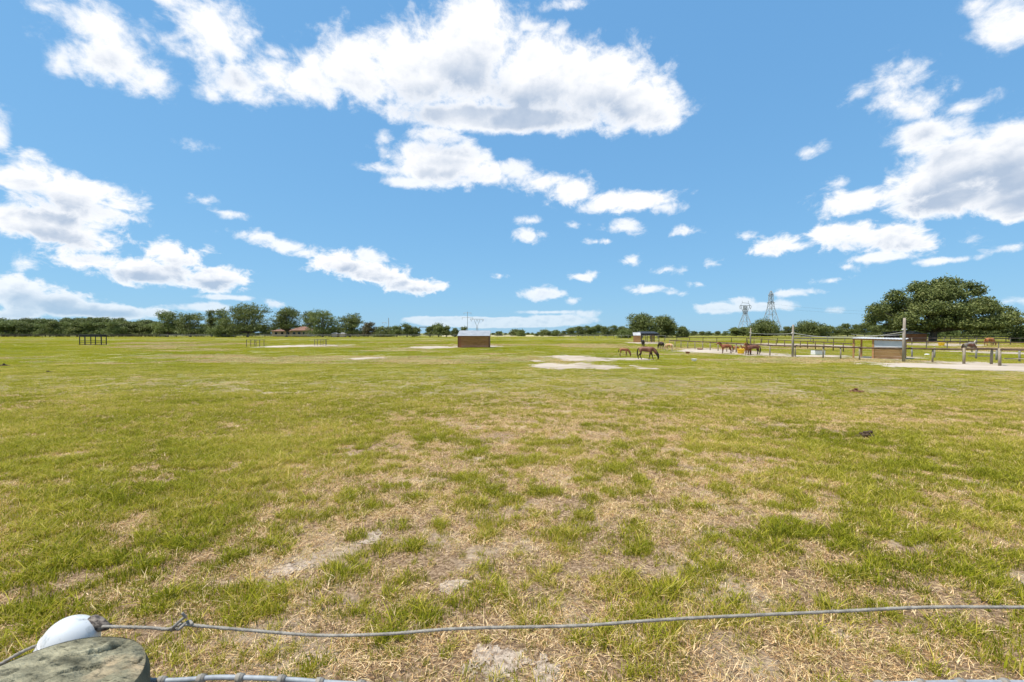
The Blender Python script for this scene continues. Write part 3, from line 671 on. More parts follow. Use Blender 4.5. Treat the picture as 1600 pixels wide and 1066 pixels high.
for k, u in enumerate(used):
    if not u:
        for ch in list(protos[k].children): bpy.data.objects.remove(ch)
        bpy.data.objects.remove(protos[k])

# ------------------------------------------------------------------ fences
def fence(name, label, pts, spacing, h, rails, rr, pr, pm, rm, group=None, square=False, wires=(), posts=None, rounded=True):
    """pts: ground points (Vector); posts as parts, one rail mesh per rail height"""
    o = pts[0].copy(); t = thing(name, label, 'fence', o, 0, group); path = []
    for a, b in zip(pts, pts[1:]):
        n = max(1, round((Vector((b.x, b.y)) - Vector((a.x, a.y))).length / spacing))
        for i in range(n): path.append(a.lerp(b, i / n))
    path.append(pts[-1]); path = [Vector((p.x, p.y, gz(p.y))) for p in path]
    rp = random.Random(len(label)); pmesh = []
    for v in range(3):
        mb = MB(); mb.tube([(0, 0, -0.3), (0, 0, h * .5), (rp.uniform(-.015, .015), 0, h * (1 + rp.uniform(-.01, .04)))], [pr * 1.05, pr, pr * .93], 8 if rounded else 4, jit=0.08, seed=v)
        pmesh.append(mb.mesh('post', pm, rounded))
    for i, p in enumerate(path[:100]):
        q = bpy.data.objects.new('post', pmesh[i % 3]); C.objects.link(q); q.parent = t; q.location = p - o; q.rotation_euler = (rp.uniform(-.02, .02), rp.uniform(-.025, .025), rp.random() * 6 if rounded else 0)
    for rh in rails:
        mb = MB()
        for a, b in zip(path, path[1:]):
            j1, j2 = rp.uniform(-.02, .02), rp.uniform(-.02, .02); off = Vector((0, -pr * 0.98 - rr * .4, 0))
            mb.tube([a - o + off + Vector((0, 0, rh + j1)), b - o + off + Vector((0, 0, rh + j2))], rr, 6 if rounded else 4, jit=0.1)
        mb.build('rail', rm, t)
    for wh in wires:
        mb = MB(); mb.tube([p - o + Vector((0, -pr - .02, wh)) for p in path], 0.006, 3); mb.build('wire', MT['galv'], t)
    return t
g_ = lambda x, y: ground(x, y)
# front paddock fence, running from the horses towards the right edge
F1 = [g_(1046,542.2), g_(1064,543.7), g_(1098,546.3), g_(1150,551), g_(1203,555.6), g_(1286,559.3), g_(1343,562.4), g_(1412,564.8), g_(1457,566.2), g_(1506,568.6)]
fence('rail_fence', 'brown single rail fence running from the yellow tub past the pale shelter', F1, 2.6, 1.34, [1.30], 0.10, 0.075, MT['postwood'], MT['rail'], rounded=True, wires=(0.5, 0.9))
t = fence('rail_fence', 'thick post rail fence beside the sand strip at the right edge', [g_(1506,569), g_(1549,569.4), g_(1562,572), g_(1640,574), g_(1800,577)], 3.0, 1.42, [1.36, ], 0.10, 0.10, MT['postwood'], MT['rail'], rounded=True)
mb = MB(); a, b = g_(1510,569), g_(1548,569.4); o = t.location
mb.tube([a - o + Vector((0.1, -0.05, .72)), b - o + Vector((-.1, -.05, .72))], 0.045, 6)
a, b = g_(1565,572), g_(1640,574); mb.tube([a - o + Vector((0.1, -.08, .62)), b - o + Vector((0, -.08, .62))], 0.05, 6); mb.build('lower_rail', MT['postwood'], t)
fence('post_row', 'pale round posts standing just behind the brown front rail on the right', [g_(1425,558), g_(1460,559.3), g_(1525,560.6), g_(1593,565.5), g_(1680,567)], 3.2, 1.15, [], .05, 0.085, MT['greyfence'], MT['rail'])
fence('rail_fence', 'dark rail fence crossing the grass far behind the yellow tub', [g_(1038,533.8), g_(1120,535), g_(1240,536.3), g_(1335,537.6)], 3.6, 1.25, [1.22], 0.085, 0.07, MT['darkfence'], MT['darkfence'], wires=(0.6,))
fence('rail_fence', 'brown rail fence slanting from the pale pole down to the pale shelter', [g_(1168,537.4), g_(1240,543), g_(1335,551.5)], 3.2, 1.3, [1.27], 0.075, 0.07, MT['rail'], MT['rail'], wires=(0.6,))
fence('rail_fence', 'brown rail fence right of the tall grey pole behind the front posts', [g_(1416,545.5), g_(1480,546), g_(1560,547.5), g_(1660,549)], 3.4, 1.3, [1.27], 0.085, 0.07, MT['postwood'], MT['rail'])
fence('board_fence', 'dark double board fence below the huge oak on the right', [g_(1400,538.5), g_(1500,538.6), g_(1660,539.5)], 3.2, 1.5, [1.44, 0.55], 0.075, 0.08, MT['postwood'], MT['darkfence'], wires=(1.0,))
fence('board_fence', 'weathered board fence crossing the far paddock under the huge oak', [g_(1240,534.2), g_(1400,534.2), g_(1660,534.6)], 4.5, 1.4, [1.36, 0.8], 0.09, 0.08, MT['greyfence'], MT['greyfence'])
fence('wire_fence', 'low pale post fence in front of the wooded rise', [gx(872, 172), gx(960, 160), gx(1040, 150)], 2.6, 1.25, [1.2], 0.05, 0.06, MT['greyfence'], MT['greyfence'])
fence('board_fence', 'long dark fence along the foot of the far left wood', [gx(-40, 203), gx(250, 200)], 3.2, 1.3, [1.24, 0.7], 0.08, 0.07, MT['darkfence'], MT['darkfence'])
fence('board_fence', 'long grey fence at the foot of the trees around the tiled house', [gx(250, 200), gx(560, 200)], 3.2, 1.3, [1.24, 0.75], 0.06, 0.07, MT['greyfence'], MT['greyfence'])
fence('board_fence', 'thin pale fence at the field edge below the steel gantry', [gx(560, 200), gx(800, 205)], 3.2, 1.25, [1.2, 0.7], 0.05, 0.06, MT['greyfence'], MT['greyfence'])
# dry field strip at the far edge is a pale band right of the shed
mb = MB(); a, b = gx(700, 250), gx(905, 250); yy = [236 + i * 6 for i in range(24)]
mb.add([(x, y, gz(y) + 0.02) for y in yy for x in (gx(690, y).x, gx(900, y).x)], [(2*i, 2*i+1, 2*i+3, 2*i+2) for i in range(len(yy) - 1)])
MT['straw'] = mat('straw_field', (0.42,0.36,0.20), (0.56,0.48,0.30), scale=0.2, rough=0.95)
tag(mb.build('stubble_field', MT['straw']), kind='structure')

# ------------------------------------------------------------------ sheds
def corr_sheet(mb, p0, p1, p2, p3, n, amp, th=0.03):
    """ribbed sheet p0-p1 across the ribs, p0-p3 along them"""
    p0, p1, p2, p3 = map(Vector, (p0, p1, p2, p3)); nr = (p1 - p0).cross(p3 - p0).normalized(); v = []
    for i in range(2 * n + 1):
        t = i / (2 * n); k = nr * (amp if i % 2 else 0)
        v += [p0.lerp(p1, t) + k, p3.lerp(p2, t) + k, p0.lerp(p1, t) + k - nr * th, p3.lerp(p2, t) + k - nr * th]
    f = []
    for i in range(2 * n):
        a = 4 * i; b = a + 4; f += [(a, b, b + 1, a + 1), (a + 2, a + 3, b + 3, b + 2), (a, a + 2, b + 2, b), (a + 1, b + 1, b + 3, a + 3)]
    f += [(0, 1, 3, 2), (8 * n, 8 * n + 2, 8 * n + 3, 8 * n + 1)]
    mb.add(v, f)
def boards(mb, x0, x1, z0, z1, y, n, th=0.03, gap=0.012, axis='x'):
    h = (z1 - z0) / n
    for i in range(n):
        if axis == 'x': mb.box(((x0 + x1) / 2, y + (i % 2) * 0.004, z0 + h * (i + .5)), (x1 - x0, th, h - gap))
        else: mb.box((y + (i % 2) * 0.004, (x0 + x1) / 2, z0 + h * (i + .5)), (th, x1 - x0, h - gap))
# brown run-in shed in the centre of the field
a = g_(740, 543.4); Y = a.y; w = 49 / FPX * Y; hw = at(740, 525, Y).z - a.z; hr = at(740, 517, Y + 3.6).z - a.z
t = thing('run_in_shed', 'brown board run-in shed with grey metal roof alone in mid field', 'shed', a)
mb = MB(); boards(mb, -w/2, w/2, 0.02, hw, 0, 13); mb.build('back_wall', MT['cedar'], t)
for sx in (-1, 1):
    mb = MB(); n = 13
    for i in range(n): mb.box((sx * (w/2 + .018), 1.8, hw / n * (i + .5)), (0.03, 3.5, hw / n - .012))
    mb.build('side_wall', MT['cedar'], t)
    for yy, hh in ((0.06, hw), (3.55, hr - 0.12)): MB().box((sx * (w/2 - .07), yy + .03, hh / 2 - .02), (.12, .12, hh)).build('corner_post', MT['cedar'], t)
    MB().box((sx * (w/2 - .01), -0.028, hw / 2), (.12, .022, hw)).build('corner_trim', mat('dark_trim', (0.10,0.045,0.022), (0.16,0.07,0.035)), t)
mb = MB(); corr_sheet(mb, (-w/2 - .12, -.25, hw), (w/2 + .12, -.25, hw), (w/2 + .12, 3.85, hr + .05), (-w/2 - .12, 3.85, hr + .05), 22, 0.03); mb.build('roof', MT['metalroof'], t)
# open metal shelter in front of the domed oaks
a = ground(1010, 535.2); Y = a.y; s = Y / FPX
t = thing('open_shelter', 'open dark framed shelter with one boarded end before the domed oaks', 'shelter', a)
X = lambda px: (px - 1010) * s
H = 15.6 * s
mb = MB(); boards(mb, X(989.5), X(1001), 0, 10.6 * s, 0, 9); mb.build('board_wall', MT['pine'], t)
mb = MB(); corr_sheet(mb, (X(989.3), -.06, 10.9 * s), (X(1001.3), -.06, 10.9 * s), (X(1001.3), 0.5, H), (X(989.3), 0.5, H), 6, .02); mb.build('metal_panel', MT['whiteroof'], t)
mb = MB(); corr_sheet(mb, (X(1001.4), -.1, H - .25), (X(1030), -.1, H - .25), (X(1030), 4, H + .25), (X(1001.4), 4, H + .25), 14, .03); mb.box((X(1015.5), -.2, H - .42), (X(1030) - X(1001.4), .08, .28)); mb.build('roof', MT['black'], t)
for px in (1001.6, 1009, 1018, 1029.5):
    for yy in (0, 3.7): MB().box((X(px), yy, (H - .3) / 2), (.13, .13, H - .3)).build('post', MT['pipe'], t)
mb = MB()
for i in range(8): mb.box((X(1022.5) + i * .155, 3.6, H * .46), (.1, .03, H * .8))
mb.build('slat_panel', MT['cedar'], t)
# pale front shelter next to the tall pole, turned to face the field
a = g_(1333.5, 559.2); b = g_(1411, 561.6); W_ = (b - a).length; rzs = math.atan2(b.y - a.y, b.x - a.x)
t = thing('field_shelter', 'pale timber shelter with white metal panel over brown boards by the tall pole', 'shelter', a, rzs)
def hz_(px, py, P): return at(px, py, P.y).z - P.z
zl, zr_, zp = hz_(1333.5, 528.6, a), hz_(1411, 530.6, b), hz_(1411, 545.4, b); xm = W_ * .43; D_ = 3.2
mb = MB(); boards(mb, xm, W_, 0.02, zp, 0, 8); mb.build('board_wall', MT['oldboard'], t)
mb = MB(); n = 9
for i in range(n):
    h = (zr_ - .12 - zp) / n; z = zp + .02 + i * h; mb.add([(xm, -.05, z), (W_, -.05, z), (W_, -.02, z + h), (xm, -.02, z + h), (xm, 0.0, z), (W_, 0.0, z), (W_, 0.0, z + h), (xm, 0.0, z + h)],
      [(0,1,2,3), (4,7,6,5), (0,4,5,1), (3,2,6,7), (0,3,7,4), (1,5,6,2)])
mb.build('metal_panel', mat('white_siding', (0.52,0.54,0.57), (0.62,0.64,0.66), scale=1), t)
for xx, yy, zt in ((0, 0, zl), (xm - .1, 0, zl), (W_ + .02, .12, zr_), (0.3, D_, zl), (W_ - .05, D_, zr_)): MB().box((xx, yy, (zt - .06) / 2), (.17, .17, zt - .06)).build('post', MT['pine'], t)
mb = MB(); mb.tube([(-.1, -.09, zl - .1), (W_ + .1, -.09, zr_ - .08)], .07, 4); mb.build('beam', MT['pine'], t)
mb = MB(); corr_sheet(mb, (-.2, -.3, zl), (W_ + .2, -.3, zr_), (W_ + .2, D_ + .2, zr_ + .10), (-.2, D_ + .2, zl + .10), 18, .025); mb.build('roof', MT['whiteroof'], t)
# farther shed behind it
a = g_(1418, 534.6); Y = a.y; s = Y / FPX; X = lambda px: (px - 1418) * s; Zt = lambda py: at(1418, py, Y).z - a.z
t = thing('run_in_shed', 'long low shed with grey roof and dark open bay under the huge oak', 'shed', a)
mb = MB(); boards(mb, X(1414), X(1448), 0, Zt(521.8), 0, 8); mb.build('back_wall', MT['cedar'], t)
mb = MB(); corr_sheet(mb, (X(1413), -.4, Zt(521.8)), (X(1449), -.4, Zt(521.8)), (X(1449), 4, Zt(517.3)), (X(1413), 4, Zt(517.3)), 14, .03); mb.build('roof', MT['metalroof'], t)
mb = MB(); corr_sheet(mb, (X(1387), .3, Zt(521)), (X(1412.6), .3, Zt(519.0)), (X(1412.6), 1.6, Zt(517.4)), (X(1387), 1.6, Zt(519.6)), 10, .03); mb.build('bay_roof', MT['black'], t)  # coloured black to stand for the shaded underside of the bay roof
mb = MB(); mb.box(((X(1388) + X(1413)) / 2, 1.5, Zt(526)), (X(1413) - X(1388), .05, Zt(520.5) - Zt(530))); mb.build('bay_shade_sheet', MT['darkfence'], t)  # dark sheet standing in for the shade inside the open bay
for px in (1388, 1400, 1413): MB().box((X(px), .3, Zt(521.5) / 2), (.15, .15, Zt(521.5))).build('post', MT['pipe'], t)

# tiled house behind the left trees
a = gx(455, 226); t = thing('house', 'low house with orange red tiled roofs among the left trees', 'house', a); s = 226 / FPX
def hip(mb, x0, x1, y0, y1, z0, z1, e=.6):
    r = min((x1 - x0) / 2, (y1 - y0) / 2); ym = (y0 + y1) / 2
    v = [(x0 - e, y0 - e, z0), (x1 + e, y0 - e, z0), (x1 + e, y1 + e, z0), (x0 - e, y1 + e, z0), (x0 + r * .7, ym, z1), (x1 - r * .7, ym, z1)]
    mb.add(v, [(0, 1, 5, 4), (2, 3, 4, 5), (1, 2, 5), (3, 0, 4), (3, 2, 1, 0)])
for (x0, x1, zw, zr, yo) in ((-30, 2, 2.6, 3.9, 0), (4, 30, 2.9, 4.9, -3)):
    MB().box(((x0 + x1) / 2 * s, 4 + yo, zw / 2 + .2), ((x1 - x0) * s, 7.9, zw)).build('wall', MT['stucco'], t)
    mb = MB(); hip(mb, x0 * s, x1 * s, yo, 8 + yo, zw + .2, zr + .2); mb.build('roof', MT['tile'], t)
    for k in range(3):
        xx = (x0 + (x1 - x0) * (k + .7) / 3.4) * s; f = MB().box((xx, yo - .02, 1.7), (1.5, .1, 1.3)).build('window', MT['whiteroof'], t); MB().box((xx, yo - .08, 1.7), (1.3, .04, 1.1)).build('pane', MT['glass'], f)
# pale small outbuildings right of it (white roofed sheds)
for px, lab in ((534, 'small white roofed shed right of the tiled house'), (522, 'tiny pale lean-to between the oaks right of the tiled house')):
    a = gx(px, 203.5 if px == 534 else 204); t = thing('outbuilding', lab, 'shed', a)
    MB().box((0, 1.5, .8), (2.3, 2.4, 1.6)).build('wall', MT['stucco'], t); mb = MB(); hip(mb, -1.3, 1.3, .3, 2.7, 1.6, 2.1, .15); mb.build('roof', MT['whiteroof'], t)

# ------------------------------------------------------------------ feeders / frames on the left
def frame(name, label, px, base, w, h, dpt, posts, rails, m, r, topband=None):
    a = g_(px, base); t = thing(name, label, 'pen' if 'pen' in name else 'feeder', a); Y = a.y; s = Y / FPX; w *= s; h *= s
    for (fx, fy) in posts: MB().tube([(fx * w / 2, fy * dpt, -.1), (fx * w / 2, fy * dpt, h)], r, 6).build('post', m, t)
    for z, rad in rails:
        mb = MB()
        for fy in (0, 1): mb.tube([(-w/2, fy * dpt, z * h), (w/2, fy * dpt, z * h)], rad, 6)
        for fx in (-1, 1): mb.tube([(fx * w/2, 0, z * h), (fx * w/2, dpt, z * h)], rad, 6)
        mb.build('rail', m, t)
    if topband:
        z0, z1 = topband
        for fy in (0, 1): MB().box((0, fy * dpt - .06, (z0 + z1) / 2 * h), (w, .05, (z1 - z0) * h)).build('top_band', m, t)
    return t
frame('hay_feeder', 'large black metal frame with dark top band at far left of field', 141.5, 539.3, 34, 16.4, 1.2, [(-1,0),(-.50,0),(-.44,1),(.46,0),(.52,1),(1,0),(-1,1),(1,1)], [(1.0,.05),(.25,.035),(.05,.04),(.45,.03)], MT['black'], .09, (.78, .97))
frame('pipe_pen', 'grey brown pipe frame with open top left of the thin sand strip', 395.5, 541.8, 20.5, 10.8, 2.2, [(-1,0),(1,0),(-.35,0),(.45,0),(-.7,1),(.75,1)], [(.97,.03)], MT['pipe'], .055)
frame('pipe_pen', 'smaller brown pipe frame standing on the thin sand strip', 500, 540.2, 16.5, 9.8, 2.0, [(-1,0),(1,0),(-.5,0),(.6,0),(-.6,1),(.5,1)], [(.97,.03)], MT['pipe'], .055)

# ------------------------------------------------------------------ poles and cables
def pole(label, px, base, top, r, m=None):
    a = g_(px, base); h = at(px, top, a.y).z - a.z; t = thing('utility_pole', label, 'pole', a)
    mb = MB(); mb.tube([(0, 0, -.4), (0, 0, h * .5), (.02, 0, h)], [r * 1.1, r, r * .82], 10, jit=.06, seed=px); mb.build('shaft', m or MT['pole'], t, True)
    ib = MB(); ib.tube([(-r - .1, -.02, h * .74), (r + .1, -.02, h * .74)], .05, 8); ib.build('insulator', MT['white'], t); return a, h
pa, ha = pole('tall weathered grey pole at the corner of the pale shelter', 1412, 565.3, 497, .135)
ib = MB()
pb, hb = pole('pale wooden pole in the front rail fence right of the horses', 1238.5, 557.6, 507.5, .12)
pc, hc = pole('thin pale pole standing behind the two bay horses', 1172.5, 540.5, 512.5, .13)
def cable(name, label, pts, r, m, sag=0.0, cat='cable', group=None):
    out = []
    for a, b in zip(pts, pts[1:]):
        for i in range(13):
            t = i / 13; out.append(Vector(a).lerp(Vector(b), t) - Vector((0, 0, sag * 4 * t * (1 - t))))
    out.append(Vector(pts[-1])); mb = MB(); o = Vector(out[0]); mb.tube([p - o for p in out], r, 4)
    return tag(mb.build(name, m, None, False, o), label, cat, group)
up = lambda p, z: p + Vector((0, 0, z))
cable('cable', 'sagging pale cable between the thin pale pole and the fence pole', [up(pc, 2.1 + .55), up(pb, hb * .72)], .022, MT['rope'], .12)
cable('cable', 'sagging cable from the fence pole to the tall pole by the shelter', [up(pb, hb * .74), up(pa, ha * .68)], .022, MT['rope'], .55)
cable('cable', 'cable running off from the tall pole towards the long low shed', [up(pa, ha * .62), at(1330, 522, 90)], .02, MT['rope'], .2)

# ------------------------------------------------------------------ pylons
def lattice(mb, levels, cx, cy, r):
    """levels: (z, halfwidth x, halfwidth y)"""
    for (z0, a0, b0), (z1, a1, b1) in zip(levels, levels[1:]):
        c0 = [(cx + sx * a0, cy + sy * b0, z0) for sx, sy in ((-1,-1),(1,-1),(1,1),(-1,1))]; c1 = [(cx + sx * a1, cy + sy * b1, z1) for sx, sy in ((-1,-1),(1,-1),(1,1),(-1,1))]
        for i in range(4):
            j = (i + 1) % 4; mb.bar(c0[i], c1[i], r * 1.35, 4); mb.bar(c0[i], c1[j], r * .6, 3); mb.bar(c0[j], c1[i], r * .6, 3); mb.bar(c1[i], c1[j], r * .7, 3)
PY = 430.0; s = PY / FPX
b = gx(1204, PY); t = thing('transmission_tower', 'tall tapering steel lattice tower with two short crossarms', 'pylon', b); Zp = lambda py: at(1204, py, PY).z - b.z
mb = MB(); lv = [(0, 15 * s, 15 * s), (Zp(515), 11 * s, 11 * s), (Zp(503), 8.2 * s, 8.2 * s), (Zp(491), 5.6 * s, 5.6 * s), (Zp(482), 3.8 * s, 3.8 * s), (Zp(473), 2.6 * s, 2.6 * s), (Zp(466), 2.3 * s, 2.3 * s), (Zp(459), 2.0 * s, 2.0 * s), (Zp(454.5), .3 * s, .3 * s)]
lattice(mb, lv, 0, 0, .20); mb.build('lattice_body', MT['steel'], t)
for py, w in ((473, 5.6), (461, 4.2)):
    mb = MB(); z = Zp(py)
    for yy in (-1.2, 1.2): mb.bar((-w * s, 0, z), (w * s, 0, z), .3, 4); mb.bar((-w * s, 0, z), (0, yy, z + 1.4), .18, 3); mb.bar((w * s, 0, z), (0, yy, z + 1.4), .18, 3)
    c = mb.build('crossarm', MT['steel'], t)
    for sx in (-1, 0, 1): MB().tube([(sx * w * s * .9, 0, z), (sx * w * s * .9, 0, z - 1.9)], .16, 5).build('insulator', MT['steel'], c)
b = gx(1164, PY + 30); s2 = (PY + 30) / FPX; t = thing('transmission_tower', 'shorter steel lattice tower with a wide V head left of the tall one', 'pylon', b); Zp = lambda py: at(1164, py, PY + 30).z - b.z
mb = MB(); lattice(mb, [(0, 11.5 * s2, 10 * s2), (Zp(514), 8.2 * s2, 7 * s2), (Zp(502), 5.4 * s2, 4.6 * s2), (Zp(492), 2.6 * s2, 2.4 * s2)], 0, 0, .20)
for sx in (-1, 1): lattice(mb, [(Zp(492), 1.0 * s2, 1.2 * s2), (Zp(486), 1.0 * s2, 1.0 * s2), (Zp(478), .9 * s2, .9 * s2)], sx * 1.9 * s2, 0, .15); mb.bar((sx * 2.2 * s2, 0, Zp(491)), (sx * 7.2 * s2, 0, Zp(478)), .24); 
mb.build('lattice_body', MT['steel'], t); mb = MB(); mb.bar((-8.3 * s2, 0, Zp(477.5)), (8.8 * s2, 0, Zp(477.5)), .34); mb.bar((-5 * s2, 0, Zp(473)), (5 * s2, 0, Zp(474)), .25)
for sx in (-1, 1): mb.bar((sx * 8 * s2, 0, Zp(477.5)), (sx * 4.6 * s2, 0, Zp(473.4)), .2); mb.bar((sx * 4.6 * s2, 0, Zp(473.4)), (sx * 4.9 * s2, 0, Zp(470)), .18)
c = mb.build('crossarm', MT['steel'], t)
for x in (-7.8, 0, 8.2):
    mb = MB(); mb.bar(((x - 1.7) * s2, 0, Zp(478)), (x * s2, 0, Zp(483.5)), .2, 4); mb.bar(((x + 1.7) * s2, 0, Zp(478)), (x * s2, 0, Zp(483.5)), .2, 4); mb.build('insulator', MT['steel'], c)
# far poles left of centre
YB = 520.0
def farpole(label, px, top, arms, r=.42, w=0):
    b = gx(px, YB); z = lambda py: at(px, py, YB).z - b.z; s = YB / FPX; t = thing('transmission_pole', label, 'pylon', b)
    MB().tube([(0, 0, 0), (0, 0, z(top))], [r, r * .6], 6).build('shaft', MT['steel'], t)
    for py, a in arms:
        c = MB().bar((-a * s, 0, z(py)), (a * s, 0, z(py)), .2).build('crossarm', MT['steel'], t)
        for sx in (-1, 1): MB().bar((sx * a * s * .92, 0, z(py)), (sx * a * s * .92, 0, z(py) - 2), .17).build('insulator', MT['steel'], c)
farpole('thin far steel pole with two crossarms above the brown shed', 730.5, 487, [(489, 6), (496.5, 9)])
b = gx(745.5, YB); z = lambda py: at(745.5, py, YB).z - b.z; s = YB / FPX; t = thing('transmission_tower', 'faint Y shaped far tower above the right half of the brown shed roof', 'pylon', b)
mb = MB(); lattice(mb, [(0, 2.2*s, 2*s), (z(511), .9*s, .8*s)], 0, 0, .15); mb.bar((0, 0, z(511)), (-5*s, 0, z(499)), .22); mb.bar((0, 0, z(511)), (4.6*s, 0, z(499)), .22); mb.build('lattice_body', MT['steel'], t)
c = MB().bar((-11*s, 0, z(498.5)), (10*s, 0, z(498.8)), .25).build('crossarm', MT['steel'], t)
for x in (-9, 0, 9): mb = MB(); mb.bar(((x-1.6)*s, 0, z(499)), (x*s, 0, z(502.5)), .17); mb.bar(((x+1.6)*s, 0, z(499)), (x*s, 0, z(502.5)), .17); mb.build('insulator', MT['steel'], c)
farpole('thin dark mast rising over the trees left of the gantry', 607.3, 497, [], .6)
farpole('faint short pole beside the thin dark mast', 600.5, 506, [(504, 3)], .2)
farpole('pale thin pole in front of the far left wood', 139.5, 501, [], .4)
# gantry
b = gx(661.5, 330); s = 330 / FPX; z = lambda py: at(661.5, py, 330).z - b.z; t = thing('steel_gantry', 'pale steel substation gantry with a flat top beam', 'gantry', b)
for sx in (-1, 1): mb = MB(); lattice(mb, [(0, .35, .35), (z(519), .3, .3), (z(511.5), .25, .25)], sx * 6 * s, 0, .09); mb.build('leg', MT['galv'], t)
mb = MB(); mb.box((0, 0, z(511.3)), (12.6 * s, .5, .5)); mb.build('beam', MT['galv'], t)
# conductors past the oak
for i, (py0, py1, yo) in enumerate([(492, 486, 0), (499, 493.5, 4)]):
    cable('power_line', ['upper power line conductor seen right and left of the huge oak', 'lower power line conductor seen right and left of the huge oak'][i], [Vector((gx(1204, PY).x, PY, at(1204, 475 + i * 6, PY).z)), at(1700, py1 - 8, 300 + yo)], .035, MT['cable'], 6 - i, 'power line')
# ------------------------------------------------------------------ horses
def coat(name, c1, c2, leg=None, legz=0.62, patch=None):
    m = mat(name, c1, c2, scale=2.5, rough=0.55, spec=0.35, detail=3); n = m.node_tree.nodes; l = m.node_tree.links; b = n['Principled BSDF']
    src = b.inputs['Base Color'].links[0].from_socket; co = n.new('ShaderNodeTexCoord')
    if patch:
        x = n.new('ShaderNodeTexNoise'); x.inputs['Scale'].default_value = 1.3; x.inputs['Detail'].default_value = 1; l.new(co.outputs['Object'], x.inputs[0])
        r = n.new('ShaderNodeValToRGB'); r.color_ramp.elements[0].position = .50; r.color_ramp.elements[1].position = .52; l.new(x.outputs[0], r.inputs[0])
        mx = n.new('ShaderNodeMix'); mx.data_type = 'RGBA'; l.new(r.outputs[0], mx.inputs[0]); l.new(src, mx.inputs[6]); mx.inputs[7].default_value = (*patch, 1); src = mx.outputs[2]
    if leg:
        sp = n.new('ShaderNodeSeparateXYZ'); l.new(co.outputs['Object'], sp.inputs[0]); r = n.new('ShaderNodeMapRange'); l.new(sp.outputs[2], r.inputs[0])
        r.inputs[1].default_value = legz - .12; r.inputs[2].default_value = legz + .12; mx = n.new('ShaderNodeMix'); mx.data_type = 'RGBA'
        l.new(r.outputs[0], mx.inputs[0]); mx.inputs[6].default_value = (*leg, 1); l.new(src, mx.inputs[7]); src = mx.outputs[2]
    l.new(src, b.inputs['Base Color']); return m
_dg = None
def skin_mesh(name, verts, edges, radii, m, root=0, sub=2):
    me = bpy.data.meshes.new(name); me.from_pydata(verts, edges, []); o = bpy.data.objects.new(name, me); C.objects.link(o)
    o.modifiers.new('s', 'SKIN').use_smooth_shade = True; o.modifiers.new('u', 'SUBSURF').levels = sub
    for i, r in enumerate(radii): me.skin_vertices[0].data[i].radius = r if isinstance(r, tuple) else (r, r); me.skin_vertices[0].data[i].use_root = (i == root)
    bpy.context.view_layer.update(); dg = bpy.context.evaluated_depsgraph_get()
    nm = bpy.data.meshes.new_from_object(o.evaluated_get(dg)); nm.materials.clear(); nm.materials.append(m); bpy.data.objects.remove(o); nm.name = name; return nm
